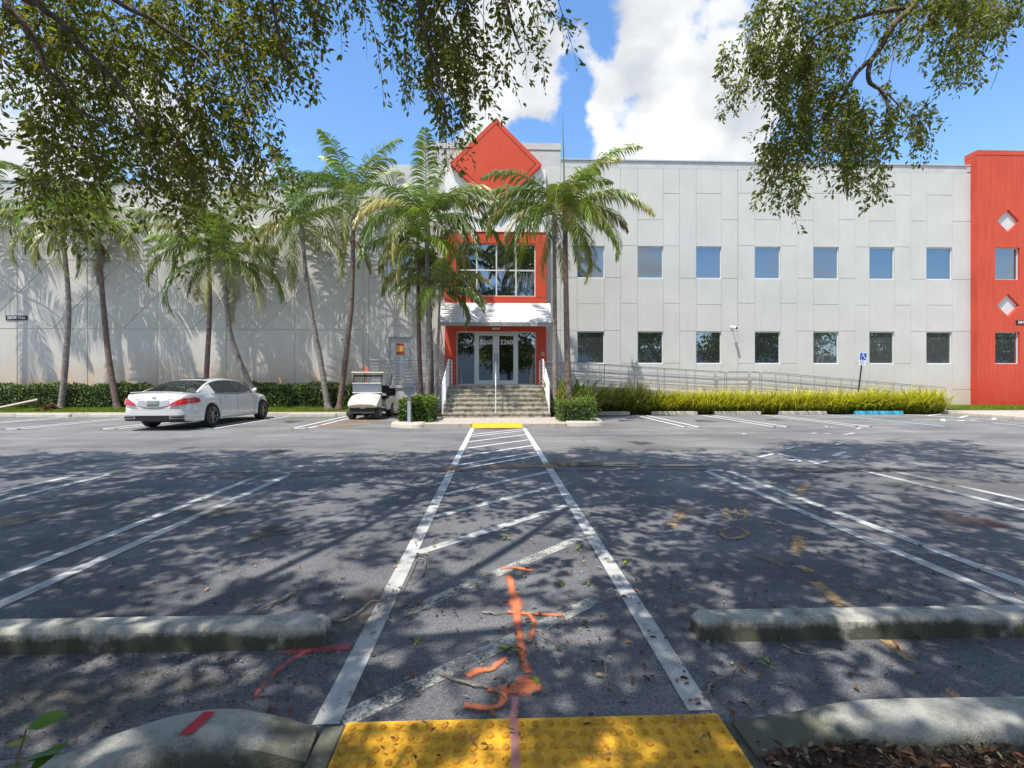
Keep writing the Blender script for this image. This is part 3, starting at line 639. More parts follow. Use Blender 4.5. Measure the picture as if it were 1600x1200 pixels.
# centre-left strip beside the entrance: 576..695
for a, b, cuts in ((576.5, 604, [433.5, 338.5]), (604, 645.5, None), (645.5, 672, [433.5, 509]), (672, 700, [475])):
    x0, x1 = X(a), X(b)
    if cuts is None:
        dz = Z(527, 625); zl = 1.225
        for p, q in ((dz, Z(509, 625)), (Z(509, 625), Z(475.5, 625)), (Z(475.5, 625), Z(433, 625)), (Z(384, 625), Z(300, 625)), (Z(300, 625), ztop)): panel(gw, [(x0, p), (x1, p), (x1, q), (x0, q)], YW)
        panel(gw, [(x0, 0), (x1, 0), (x1, zl), (x0, zl)], YW)
        d0, d1 = X(607), X(643)
        panel(gw, [(x0, zl), (d0, zl), (d0, dz), (x0, dz)], YW, g=.002); panel(gw, [(d1, zl), (x1, zl), (x1, dz), (d1, dz)], YW, g=.002)
        wins.append((x0, x1, Z(433, 625), Z(384, 625)))
    else:
        zs = sorted([0]+[Z(c, a) for c in cuts]+[ztop])
        for z0, z1 in zip(zs[:-1], zs[1:]): panel(gw, [(x0, z0), (x1, z0), (x1, z1), (x0, z1)], YW)
for a, b in ((700, 722), (722, 828), (828, 853), (853, 880)): pass
for p_, q_ in ((0, Z(517)), (Z(517), Z(435)), (Z(435), ztop)): panel(gw, [(X(853), p_), (X(876), p_), (X(876), q_), (X(853), q_)], YW)
gw.build('wall', GREY, bld)
# left wing: zigzag scoring
lw = MB(); zt = Z(302, 100); zu = WZ(100, 406.5, YW); zl = WZ(100, 514, YW)
vx = [X(p) for p in (-340, -84, 27, 137, 248, 356, 463, 568)]
vx[0] = -26; 
pitch = X(137)-X(27); zm = (zu+zl)/2
k = [X(137)+pitch*i for i in range(-7, 5)]; k[-1] = X(568)
for i in range(len(k)-1):
    a, b = k[i], k[i+1]; c = (a+b)/2
    for poly in ([(a, zm), (c, zl), (b, zm), (c, zu)], [(a, zl), (c, zl), (a, zm)], [(c, zl), (b, zl), (b, zm)], [(a, zm), (c, zu), (a, zu)], [(c, zu), (b, zm), (b, zu)]): panel(lw, poly, YW, g=.020)
    panel(lw, [(a, 0), (b, 0), (b, zl), (a, zl)], YW, g=.020); panel(lw, [(a, zu), (b, zu), (b, zt), (a, zt)], YW, g=.020)
for a, b in ((X(568), X(576.5)),): 
    for p, q in ((0, zl), (zl, zu), (zu, zt)): panel(lw, [(a, p), (b, p), (b, q), (a, q)], YW, g=.020)
lw.build('wall', GREYL, bld)['label'] = 'left wing wall scored with a row of diamonds'
# core, roofs and caps
xL = k[0]; core = MB(); core.box(xL, X(576.5), YW+.14, YW+16, 0, zt); core.box(X(576.5), X(1530), YW+.14, YW+16, 0, ztop-.3); core.build('core', GREY, bld)
cap = MB(); cap.box(X(876)+.01, X(1511), YW+.03, YW+.4, ztop, zcap); cap.box(X(876)+.01, X(1511)+.0, YW+.0, YW+.03, ztop-.01, ztop+.05); cap.box(X(876)+.01, X(1518)-.002, YW-.02, YW+.42, zcap, zcap+.05)
cap.box(X(1511)+.002, X(1518)-.002, YW, YW+.4, ztop+.05, zcap); zlc = WZ(20, 280.5, YW)
cap.box(xL, X(576.5), YW+.03, YW+.4, zt, zlc-.05); cap.box(xL, X(576.5), YW-.02, YW+.42, zlc-.05, zlc); cap.box(xL, X(576.5), YW, YW+.03, zt-.01, zt+.05)
cap.build('parapet', mat('parapet_grey', (.50, .495, .48), .85, var=.08, vscale=2), bld)
hb = MB(); hx0, hx1 = X(655), X(876); hz = Z(224, 850); hz1 = Z(235, 850)
hb.box(hx0, hx1, YW+.012, YW+5, ztop-.32, hz1-.02); hb.box(hx0-.02, hx1+.02, YW-.02, YW+5.02, hz1+.03, hz); hb.box(hx0, hx1, YW+.03, YW+5, hz1-.02, hz1+.03)
for a in (744, 853): hb.box(X(a)-.8, X(a)-.78, YW+.005, YW+.02, ztop, hz1-.02)
hb.build('raised_parapet', mat('parapet_grey', ()), bld)
# windows
def window(x0, x1, z0, z1, m=GL, frame=M_alum, nx=1, nz=1, Y=YW, dep=.09, fw=.035):
    f = MB(); y0, y1 = Y+dep-.02, Y+dep+.03
    f.box(x0, x0+fw, y0, y1, z0, z1); f.box(x1-fw, x1, y0, y1, z0, z1); f.box(x0+fw, x1-fw, y0, y1, z0, z0+fw); f.box(x0+fw, x1-fw, y0, y1, z1-fw, z1)
    for i in range(1, nx): c = x0+(x1-x0)*i/nx; f.box(c-fw*.6, c+fw*.6, y0+.004, y1, z0+fw, z1-fw)
    for i in range(1, nz):
        c = z0+(z1-z0)*i/nz
        for q in range(nx):
            a = x0+(x1-x0)*q/nx+fw*.6; b = x0+(x1-x0)*(q+1)/nx-fw*.6; f.box(max(a, x0+fw), min(b, x1-fw), y0+.004, y1, c-fw*.6, c+fw*.6)
    o = f.build('window', frame, bld); g = MB(); g.add([(x0+.01, Y+dep+.01, z0+.01), (x1-.01, Y+dep+.01, z0+.01), (x1-.01, Y+dep+.01, z1-.01), (x0+.01, Y+dep+.01, z1-.01)], [(0, 1, 2, 3)])
    ti = rng.normal(0, .004, 2); c = Vector(((x0+x1)/2, Y+dep+.01, (z0+z1)/2))
    g.v = [tuple(c+(Matrix.Rotation(ti[0], 3, 'X') @ Matrix.Rotation(ti[1], 3, 'Z') @ (Vector(p)-c))) for p in g.v]
    g.build('pane', m, o); return o
GLS = [GL, glassmat('window_glass_pale', (.58, .63, .66), (.085, .092, .095), .30), glassmat('window_glass_dark', (.52, .58, .64), (.030, .035, .040), .38)]
for i, (x0, x1, z0, z1) in enumerate(wins): window(x0, x1, z0, z1, GLS[(i*7+i//3) % 3])
# sills: a thin light lip
# entrance bay ---------------------------------------------------------
E = lambda px, py: W(px, py, YE)
bx0, bx1 = E(695, 500)[0], E(853.5, 500)[0]; zr1 = E(775, 363)[1]; zw1 = E(775, 262)[1]
wx0, wx1 = E(714, 0)[0], E(837, 0)[0]; wz0, wz1 = E(775, 463)[1], E(775, 380)[1]
dx0, dx1 = E(713, 0)[0], E(838, 0)[0]; dz0, dz1 = 1.22, E(775, 517.5)[1]; zr0 = E(775, 472.5)[1]
b = MB(); b.box(bx0+.02, bx1-.02, YE+.06, YW+.2, zr1, zw1); b.build('entrance_bay', WHITE, bld)
r = MB()
r.box(bx0, wx0, YE, YW+.1, wz0, wz1); r.box(wx1, bx1, YE, YW+.1, wz0, wz1); r.box(bx0, bx1, YE, YW+.1, wz1, zr1); r.box(bx0, bx1, YE, YW+.1, dz1, wz0)
r.box(bx0, dx0, YE, YW+.1, 0, dz1); r.box(dx1, bx1, YE, YW+.1, 0, dz1); r.build('entrance_frame', RED2, bld)
gr = MB(); gr.box(wx1+.005, bx1-.003, YE-.006, YE, wz0-.04, wz0-.025); gr.box(bx0, bx1, YE-.03, YW, zr1, zr1+.02); gr.build('drip_edge', mat('drip_edge', (.30, .06, .04), .8), bld)
o = window(wx0, wx1, wz0, wz1, GLD, M_alum, 4, 2, YE, .12, .05)
# diamond
c = W(775, 255.5, YE-.2); hw = W(846.5, 262, YE-.2)[0]-c[0]; hh = W(775, 184, YE-.2)[1]-c[1]
def dia(s): return [(c[0]-hw*s, c[1]), (c[0], c[1]-hh*s), (c[0]+hw*s, c[1]), (c[0], c[1]+hh*s)]
d = MB(); d.prism(dia(1.0), YE-.20, YW+.6); 
d.build('gable_diamond', RED2, bld)
d = MB(); a = dia(.875); bq = dia(.855); vs = [(x, YE-.203, z) for x, z in a]+[(x, YE-.203, z) for x, z in bq]; d.add(vs, [(i, (i+1) % 4, (i+1) % 4+4, i+4) for i in range(4)]); d.build('gable_groove_shade', mat('groove_shade', (.10, .015, .01), .9), bld)  # flat dark strip painted as the shade of a scored line
# entrance doors
df = MB(); ya, yb = YE+.10, YE+.16; fw = .05
xs = [dx0, E(742, 0)[0], E(775, 0)[0], E(808.5, 0)[0], dx1]
df.box(dx0, dx1, ya, yb, dz1-.06, dz1); df.box(dx0, dx0+fw, ya, yb, dz0, dz1-.06); df.box(dx1-fw, dx1, ya, yb, dz0, dz1-.06); df.box(xs[1]-.03, xs[1]+.03, ya, yb, dz0, dz1-.06); df.box(xs[3]-.03, xs[3]+.03, ya, yb, dz0, dz1-.06)
df.box(dx0+fw, xs[1]-.03, ya, yb, dz0, dz0+.05); df.box(xs[3]+.03, dx1-fw, ya, yb, dz0, dz0+.05)
dfo = df.build('door_frame', M_alum, bld)
for a, b_ in ((dx0+fw, xs[1]-.03), (xs[3]+.03, dx1-fw)):
    g = MB(); g.box(a, b_, ya+.02, ya+.03, dz0+.05, dz1-.06); g.build('sidelight', GLD, dfo)
M_txt = mat('white_lettering', (.85, .85, .83), .6)
for i, (a, b_) in enumerate(((xs[1]+.035, xs[2]-.004), (xs[2]+.004, xs[3]-.035))):
    q = MB(); y0, y1 = ya+.005, ya+.05; s = .14; t_ = .12; bt = .20; zb, zt_ = dz0+.01, dz1-.07
    q.box(a, a+s, y0, y1, zb, zt_); q.box(b_-s, b_, y0, y1, zb, zt_); q.box(a+s, b_-s, y0, y1, zt_-t_, zt_); q.box(a+s, b_-s, y0, y1, zb, zb+bt)
    do = q.build('door', M_alum, bld)
    g = MB(); g.box(a+s, b_-s, y0+.02, y0+.03, zb+bt, zt_-t_); g.build('pane', GLD, do)
    text('lettering', '2260', .30, ((a+b_)/2+.01, y0+.017, E(775, 534.5)[1]), M_txt, do, sx=.98, bold=.003)
    h = MB(); hx = b_-.06 if i == 0 else a+.06; h.tube([(hx, y0, dz0+1.0), (hx, y0-.06, dz0+1.02), (hx, y0-.06, dz0+1.32), (hx, y0, dz0+1.34)], .012); h.box(hx-.035, hx+.035, y0-.008, y0, dz0+.92, dz0+1.42); h.build('handle', mat('steel', (.5, .5, .5), .3, .9), do)
# small details on the entrance
d = MB(); cx_, cz_ = E(774.5, 513); 
d.box(cx_-.05, cx_+.05, YE-.05, YE, cz_-.06, cz_+.06); 
for s in (-1, 1): d.tube([(cx_+s*.05, YE-.06, cz_), (cx_+s*.13, YE-.14, cz_-.03)], [.035, .055], 10)
tag(d.build('floodlight', mat('lamp_white', (.8, .78, .74), .5)), 'small white twin floodlight under the awning over the entrance doors', 'floodlight')
d = MB(); cx_, cz_ = E(848, 553); d.box(cx_-.07, cx_+.07, YE-.03, YE, cz_-.08, cz_+.08); io = d.build('intercom', mat('intercom_pale', (.62, .58, .54), .5), None, bevel=.008)
tag(io, 'small square intercom panel on the red wall right of the doors', 'intercom')
d = MB(); d.box(cx_-.035, cx_+.035, YE-.034, YE-.03, cz_-.05, cz_+.05); d.build('keypad', mat('keypad', (.25, .12, .10), .5), io)
# awning: sloped white metal hood
YA = YE-.95; az1 = E(775, 473.5)[1]; ax0, ax1 = E(689, 0)[0], E(859.5, 0)[0]; az0 = WZ(775, 504.5, YA); azb = WZ(775, 509.5, YA)
an = MB(); an.add([(ax0, YE-.002, az1), (ax1, YE-.002, az1), (ax1, YA, az0), (ax0, YA, az0), (ax0, YE-.002, az1-.06), (ax1, YE-.002, az1-.06), (ax1, YA+.03, az0-.06), (ax0, YA+.03, az0-.06)],
    [(0, 1, 2, 3), (4, 7, 6, 5), (0, 4, 5, 1), (0, 3, 7, 4), (1, 5, 6, 2), (2, 6, 7, 3)])
ao = an.build('awning', mat('awning_white', (.72, .70, .68), .6, var=.04, vscale=2), bld)
fa = MB(); fa.box(ax0-.02, ax1+.02, YA-.03, YA+.0, azb, az0+.03); fa.box(ax0-.02, ax0-.002, YA, YE, azb, azb+.12); fa.box(ax1+.002, ax1+.02, YA, YE, azb, azb+.12); fa.build('fascia', mat('fascia_grey', (.36, .37, .37), .6), ao)
for s, xx in ((-1, ax0+.06), (1, ax1-.06)):
    fb = MB(); fb.tube([(xx, YA+.05, azb+.02), (xx, YE, azb-.62)], .022, 8); fb.build('bracket', mat('bracket_grey', (.45, .46, .46), .5), ao)
# side door on the raised walkway
d0, d1 = X(607), X(643); sf = MB(); dzt = Z(527, 625)
sf.box(d0, d0+.05, YW+.02, YW+.12, 1.225, dzt); sf.box(d1-.05, d1, YW+.02, YW+.12, 1.225, dzt); sf.box(d0+.05, d1-.05, YW+.02, YW+.12, dzt-.05, dzt); sf.box(d0-.03, d1+.03, YW-.03, YW-.001, dzt, dzt+.05)
sfo = sf.build('door_frame', mat('door_frame_grey', (.46, .46, .45), .6), bld)
sd_ = MB(); sd_.box(d0+.05, d1-.05, YW+.06, YW+.11, 1.235, dzt-.05); sdo = sd_.build('door', mat('door_grey', (.47, .475, .465), .55, var=.04), bld)
h = MB(); h.tube([(d0+.14, YW+.06, 2.2), (d0+.14, YW-.02, 2.2), (d0+.26, YW-.02, 2.2)], .012); h.box(d0+.11, d0+.17, YW+.05, YW+.06, 2.1, 2.32); h.build('handle', mat('steel', ()), sdo)
sg = MB(); sx, sz = W(625, 545.5, YW); q0, q1 = W(619, 0, YW)[0], W(631, 0, YW)[0]; s0, s1 = Z(554, 625), Z(536.5, 625)
sg.box(q0, q1, YW+.052, YW+.06, s0, s1); so_ = sg.build('notice', mat('notice_orange', (.80, .36, .06), .6), sdo)
g = MB(); hgt = s1-s0; g.box(q0, q1, YW+.049, YW+.052, s1-hgt*.2, s1); g.box(q0, q1, YW+.049, YW+.052, s0, s0+hgt*.26); g.build('notice_band', mat('notice_red', (.50, .06, .03), .6), so_)
g = MB()
for i in range(4): g.box(q0+.03, q1-.03-.03*(i % 2), YW+.049, YW+.052, s0+hgt*(.35+.11*i), s0+hgt*(.375+.11*i))
g.build('notice_print', mat('notice_yellow', (.95, .75, .2), .6), so_)
# red tower at the right end ------------------------------------------
YT = YW-.32; T = lambda px, py: W(px, py, YT)
tx0 = T(1527, 0)[0]; ttop = T(1560, 235)[1]; tm = MB()
tw = [(1555, 1593.5, 387, 437), (1555, 1593.5, 518.5, 568.5)]; wx = [(T(a, 0)[0], T(b_, 0)[0], T(1575, q)[1], T(1575, p)[1]) for a, b_, p, q in tw]
x0, x1 = wx[0][0], wx[0][1]; tz = ttop-.25; xr = tx0+5.2
tm.box(tx0, x0, YT, YT+.3, 0, tz); tm.box(x1, xr, YT, YT+.3, 0, tz)
dm_c = [(T(1575.5, 0)[0], T(1575.5, 345)[1]), (T(1575.5, 0)[0], T(1575.5, 477)[1])]; dh = T(1593, 0)[0]-dm_c[0][0]; dv = T(1575, 327)[1]-dm_c[0][1]
def holed(z0, z1, c_):
    # wall piece between the windows with a diamond-shaped recess
    q = [(c_[0]-dh, c_[1]), (c_[0], c_[1]-dv), (c_[0]+dh, c_[1]), (c_[0], c_[1]+dv)]; Lf, Rt = x0, x1
    xa, xb = min(Lf, q[0][0]-.01), max(Rt, q[2][0]+.01); xa, xb = Lf, Rt
    for p in ([(xa, z0), (q[1][0], z0), q[1], q[0], (xa, c_[1])], [(q[1][0], z0), (xb, z0), (xb, c_[1]), q[2], q[1]], [(xa, c_[1]), q[0], q[3], (q[3][0], z1), (xa, z1)], [q[2], (xb, c_[1]), (xb, z1), (q[3][0], z1), q[3]]): tm.prism(p, YT, YT+.12)
dh = min(dh, (x1-x0)/2-.03)
u, l = wx[0], wx[1]
holed(u[3], tz, dm_c[0]); holed(l[3], u[2], dm_c[1]); tm.box(x0, x1, YT, YT+.3, 0, l[2]); tm.box(x0, x1, YT+.2, YT+.3, l[3], u[2]); tm.box(x0, x1, YT+.2, YT+.3, u[3], tz)
tm.box(tx0, xr, YT+.3, YT+.62, 0, tz)
tm.box(tx0, xr, YT-.012, YT+.62, tz+.03, ttop); tm.box(tx0+.02, xr-.02, YT+.02, YT+.6, tz, tz+.03)
to = tm.build('tower', RED, bld); to['label'] = 'taller red end tower with grey diamond recesses'
dd = MB(); 
for c_ in dm_c: dd.add([(c_[0]-dh-.03, YT+.119, c_[1]), (c_[0], YT+.119, c_[1]-dv-.03), (c_[0]+dh+.03, YT+.119, c_[1]), (c_[0], YT+.119, c_[1]+dv+.03)], [(0, 1, 2, 3)])
dd.build('diamond_inset', mat('inset_grey', (.62, .61, .59), .8, var=.06, vscale=8), bld)
for q in wx: window(*q, GL, M_alum, 1, 1, YT, .12)
rw = MB(); rw.box(xr, xr+18, YW, YW+16, 0, zt); rw.build('wall', GREY, bld)['label'] = 'grey wall beyond the red tower'

# address signs, cameras, alarm ------------------------------------------
M_black = mat('sign_black', (.012, .012, .014), .5)
def address(px0, px1, py0, py1, Y, label):
    x0, z1 = W(px0, py0, Y); x1, z0 = W(px1, py1, Y); t = empty('address_sign', ((x0+x1)/2, Y, (z0+z1)/2), label, 'sign')
    mb = MB(); mb.box(x0, x1, Y-.03, Y-.001, z0, z1); mb.build('plate', M_black, t)
    text('lettering', '2260 N.W. 114 Ave.', (z1-z0)*.86, ((x0+x1)/2, Y-.032, (z0+z1)/2), M_txt, t, sx=.72*(x1-x0)/((z1-z0)*6.1), bold=.002)
address(10, 43.3, 493, 500.3, YW, 'small black street-address sign with white letters on the grey left wall')
address(1587, 1622, 500.5, 507, YT, 'small black street-address sign with white letters on the red tower')
def seccam(px, py, label, s=1):
    x, z = W(px, py, YW); t = empty('security_camera', (x, YW, z), label, 'camera', 'security cameras on the wall')
    mb = MB(); mb.cyl((x, YW-.02, z), .06*s, .04, 'y', 16); mb.tube([(x, YW-.02, z), (x, YW-.25*s, z+.02), (x, YW-.3*s, z-.03)], .018, 8); mb.build('bracket', mat('camera_white', (.82, .82, .80), .4), t)
    mb = MB(); mb.tube([(x, YW-.42*s, z-.10), (x, YW-.22*s, z-.06)], [.055*s, .06*s], 14); mb.build('housing', mat('camera_white', ()), t)
    mb = MB(); mb.cyl((x, YW-.425*s, z-.10), .042*s, .012, 'y', 14); mb.build('lens', mat('lens_black', (.01, .01, .012), .1), t)
seccam(538.5, 528, 'white security camera on the left wing wall above the golf cart', .8)
seccam(1143, 511, 'white security camera on the right wing wall casting a long thin shadow', 1.1)
mb = MB(); x, z = W(572.5, 577, YW-1.1); mb.cyl((x, YW-1.2, z), .13, .09, 'y', 20); mb.box(x-.10, x+.10, YW-1.16, YW-1.1, z-.1, z+.1); mb.tube([(x, YW-1.12, z), (x, YW-1.12, .1)], .03, 8)
tag(mb.build('alarm_bell', mat('alarm_red', (.72, .22, .17), .5)), 'small faded red fire alarm bell on a post behind the golf cart roof', 'alarm')

# ============================================================ TREES
def leafmat(name, rough=.45, trans=.3, spec=.4): return mat(name, (.1, .1, .05), rough, spec=spec, attr='tone', trans=trans)
LEAF = leafmat('oak_leaf', .42, .5); BARK = mat('bark', (.16, .12, .095), .95, col2=(.27, .21, .17), var=.3, vscale=14, bump=.8, bscale=35)
BARK2 = mat('twig_bark', (.20, .14, .11), .9, var=.3, vscale=20)
def tones(n, base, var=.25, yellow=.12, ycol=(.26, .24, .03)):
    c = np.array(base)[None]*np.clip(1+rng.normal(0, var, (n, 1)), .45, 1.9); c = c*np.clip(1+rng.normal(0, .08, (n, 3)), .7, 1.3)
    y = rng.random(n) < yellow; c[y] = np.array(ycol)[None]*np.clip(1+rng.normal(0, .2, (y.sum(), 1)), .6, 1.4); return c
def spray_twigs(S, D, Lt, nl, leafL, leafW, droop=.5, m=6):
    """twigs that start at S, head along D and droop; returns leaf arrays and twig paths"""
    n = len(S); t = np.linspace(0, 1, m)[None, :, None]; D = unit(D); Lt = Lt[:, None, None]
    side = unit(rng.normal(0, 1, (n, 3)))[:, None, :]
    path = S[:, None, :]+D[:, None, :]*Lt*t+np.array([0, 0, -1.])*Lt*droop*t**2+side*Lt*.13*np.sin(t*3.0)
    u = rng.random((n, nl))*.92+.08; idx = u*(m-1); i0 = np.clip(idx.astype(int), 0, m-2); fr = (idx-i0)[..., None]; r = np.arange(n)[:, None]
    P = path[r, i0]*(1-fr)+path[r, i0+1]*fr; T = unit(path[r, i0+1]-path[r, i0])
    rad = unit(rng.normal(0, 1, P.shape)); off = unit(rad-T*(rad*T).sum(-1, keepdims=True))
    P = P+off*(rng.random((n, nl, 1))**.7)*.06
    LD = unit(T*.9+off*.95+rng.normal(0, .3, P.shape)); N = unit(rng.normal(0, .7, P.shape)+np.array([0, 0, 1.]))
    L = leafL*rng.uniform(.65, 1.25, (n, nl)); return P.reshape(-1, 3), LD.reshape(-1, 3), N.reshape(-1, 3), L.ravel(), (L*leafW).ravel(), path
def clusters(ell, per, yr, n_scale=1.0, leafL=.074, leafW=.42, seed=None, lean=(.3, 0, -1), LtR=(.3, .7), nl=32, up=48):
    S = []; 
    for (cx, cy, rx, ry, dens, *yy) in ell:
        y0, y1 = yy if yy else yr
        n = int(per*dens*rx*ry/1000*n_scale)
        a = rng.random(n)*2*math.pi; rr = np.sqrt(rng.random(n)); px = cx+rx*rr*np.cos(a); py = cy+ry*rr*np.sin(a)-up; Y = rng.uniform(y0, y1, n)
        for p, q, y in zip(px, py, Y): x, z = W(p, q, y); S.append((x, y, z))
    S = np.array(S); n = len(S); D = np.array(lean)[None]+rng.normal(0, .55, (n, 3)); Lt = rng.uniform(*LtR, n)
    return spray_twigs(S, D, Lt, nl, leafL, leafW)
def crown_box(n, x0, x1, y0, y1, zmax, leafL, nl, slab=3.0, gap=.0, seed=3):
    """the part of the crown above the camera's view"""
    S = []; rr = np.random.default_rng(seed); ph = rr.uniform(0, 6, 6)
    while len(S) < n:
        x = rr.uniform(x0, x1); y = rr.uniform(y0, y1); zlow = max(4.2, EYE+.84*max(y, 0)+.95)
        f = math.sin(x*1.15+ph[0]+y*.5)+math.sin(y*1.3+ph[1]-x*.45)+math.sin((x+y)*.8+ph[2])*.8+math.sin(x*2.6-y*2.1+ph[3])*.7
        if f < gap: 
            if rr.random() > .10: continue
        S.append((x, y, zlow+(zmax-zlow)*rr.random()**1.3))
    S = np.array(S); D = rr.normal(0, 1, (n, 3)); D[:, 2] = D[:, 2]*.3-.2
    return spray_twigs(S, D, rr.uniform(.35, .8, n), nl, leafL, .5, .25)
def oak(name, label, base, limbs, parts, group=None, dark=1.0):
    t = empty(name, base, label, 'tree', group)
    bm_ = MB()
    for pts, r0, r1 in limbs:
        Q = smoothpath(pts, 5); n = len(Q); bm_.tube([q+Vector((random.uniform(-1, 1), random.uniform(-1, 1), random.uniform(-1, 1)))*r1*.5 for q in Q], [r0+(r1-r0)*i/(n-1) for i in range(n)], 9)
    bm_.build('trunk', BARK, t, smooth=True)
    Vs, Fs, Cs, o = [], [], [], 0; TV, TF, to = [], [], 0
    for (P, D, N, L, Wd, path), base_col, yel in parts:
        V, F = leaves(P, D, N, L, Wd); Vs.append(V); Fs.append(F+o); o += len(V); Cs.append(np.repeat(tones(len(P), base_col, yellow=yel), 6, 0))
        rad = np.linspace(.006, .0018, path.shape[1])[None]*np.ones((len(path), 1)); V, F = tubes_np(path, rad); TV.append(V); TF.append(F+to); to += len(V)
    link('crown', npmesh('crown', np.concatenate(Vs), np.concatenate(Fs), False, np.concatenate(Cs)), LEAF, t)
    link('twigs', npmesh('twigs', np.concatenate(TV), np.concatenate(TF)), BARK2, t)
    return t
def wp(px, py, Y): x, z = W(px, py, Y); return (x, Y, z)
OAKC = (.19, .225, .06)
# --- left oak: trunk stands behind and to the left of the camera
ellL = [(60, 40, 75, 60, 1.1), (180, 60, 90, 70, 1.1), (300, 40, 100, 60, 1.05), (390, 60, 45, 75, 1.0), (90, 150, 75, 70, 1.0), (190, 160, 80, 75, 1.0), (300, 130, 80, 60, .9), (110, 240, 75, 60, 1.1),
        (200, 250, 80, 55, 1.1), (290, 230, 75, 65, 1.0), (360, 230, 60, 80, .95), (120, 315, 60, 45, .85), (270, 305, 55, 50, .95), (262, 350, 22, 20, .7), (390, 150, 35, 70, .7), (385, 290, 35, 30, .7), (30, 110, 40, 60, .8), (60, 290, 30, 30, .35),
        (440, 30, 40, 45, 1.1), (435, 90, 32, 32, 1.1), (462, 128, 24, 24, 1.0), (475, 70, 30, 30, .6), (510, 98, 14, 16, .5), (505, 25, 40, 26, .8), (560, 30, 40, 22, .8), (590, 62, 14, 30, .75), (545, 48, 16, 14, .5),
        (640, 30, 45, 45, 1.2), (690, 60, 55, 65, 1.2), (670, 120, 48, 50, 1.2), (695, 170, 38, 42, 1.1), (720, 100, 40, 50, 1.0), (690, 215, 22, 24, .9), (748, 175, 16, 14, .6), (625, 120, 14, 16, .5), (740, 205, 12, 10, .4), (757, 222, 7, 9, .3),
        (770, 30, 50, 32, 1.0), (815, 45, 34, 40, .8), (845, 20, 18, 22, .7), (800, 82, 28, 18, .5), (845, 68, 14, 7, .4), (812, 105, 10, 5, .3)]
lb = (-5.2, -3.0, 0.0)
limbsL = [([(-5.2, -3, -.1), (-5.1, -2.9, 1.2), (-4.8, -2.4, 2.6), (-4.6, -2, 4.2)], .34, .15), ([(-4.6, -2, 4.0), (-5.2, 0, 6.2), (-6.4, 3.4, 7.2), wp(-20, -90, 4.9)], .07, .045),
          ([wp(-20, -90, 4.9), wp(8, 0, 4.85), wp(40, 40, 4.90), wp(62, 80, 4.95), wp(72, 108, 4.95), wp(95, 128, 5.00), wp(118, 168, 5.05), wp(160, 190, 5.10)], .038, .012),
          ([(-4.6, -2, 4.0), (-3.5, 1, 6.0), (-3.2, 3.5, 7.4), wp(30, -60, 4.75), wp(60, 5, 4.85), wp(95, 35, 4.90), wp(140, 85, 4.95), wp(180, 125, 5.00), wp(205, 160, 5.05), wp(225, 200, 5.05)], .052, .012),
          ([wp(120, -60, 4.75), wp(180, 0, 4.85), wp(232, 28, 4.90), wp(265, 50, 4.95), wp(320, 85, 5.00), wp(340, 130, 5.00)], .03, .009),
          ([(-4.6, -2, 4.0), (-2.5, .5, 5.6), (-1.2, 2.8, 6.6), (-.6, 4.6, 7.6), wp(650, -60, 4.85)], .06, .025), ([wp(650, -60, 4.85), wp(655, 10, 4.85), wp(668, 60, 4.85), wp(690, 140, 4.90), wp(700, 200, 4.90)], .03, .007),
          ([wp(420, -60, 4.95), wp(428, 20, 4.95), wp(440, 70, 4.95), wp(455, 120, 4.95)], .022, .006), ([(-.6, 4.6, 7.6), wp(780, -40, 4.85), wp(800, 40, 4.85), wp(815, 80, 4.85)], .03, .006),
          ([(-1.2, 2.8, 6.6), (1.2, 3.4, 6.8), (3.0, 3.0, 7.2)], .045, .02), ([(-4.8, -2.4, 3.4), (-7.5, -1, 5.5), (-10, 2, 6.8)], .09, .03), ([(-2.5, .5, 5.6), (-.5, .6, 6.0), (2, .5, 6.4)], .05, .02)]
oak('oak_tree', 'large oak overhanging the upper left of the view, leafy branches drooping over the palms', lb, limbsL,
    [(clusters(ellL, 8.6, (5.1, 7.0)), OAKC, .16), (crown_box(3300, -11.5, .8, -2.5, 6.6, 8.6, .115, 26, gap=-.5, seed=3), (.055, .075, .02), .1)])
# --- right oak
ellR = [(1160, 110, 35, 30, .7), (1150, 150, 28, 26, .5), (1210, 40, 45, 35, .8), (1220, 100, 55, 45, 1.1), (1280, 60, 55, 50, .9), (1240, 160, 45, 45, 1.0), (1290, 130, 50, 50, .8), (1300, 200, 60, 40, 1.0), (1250, 230, 50, 35, 1.0), (1225, 275, 42, 40, 1.1),
        (1235, 320, 22, 26, .8), (1330, 230, 40, 50, 1.0), (1350, 280, 38, 36, 1.1), (1368, 315, 24, 14, .7), (1380, 210, 45, 40, .8), (1430, 215, 30, 30, .7), (1445, 190, 18, 18, .4), (1190, 200, 12, 14, .4),
        (1340, 10, 80, 24, .9), (1440, 20, 80, 26, 1.0), (1420, 60, 45, 28, .6), (1500, 60, 60, 45, .95), (1530, 30, 60, 35, .9), (1500, 110, 40, 25, .8), (1450, 90, 20, 24, .5), (1530, 110, 22, 18, .7), (1580, 20, 30, 25, .6), (1380, 110, 18, 12, .4), (1400, 160, 12, 20, .3), (1130, 165, 7, 8, .3)]
rb = (5.6, -3.4, 0.0)
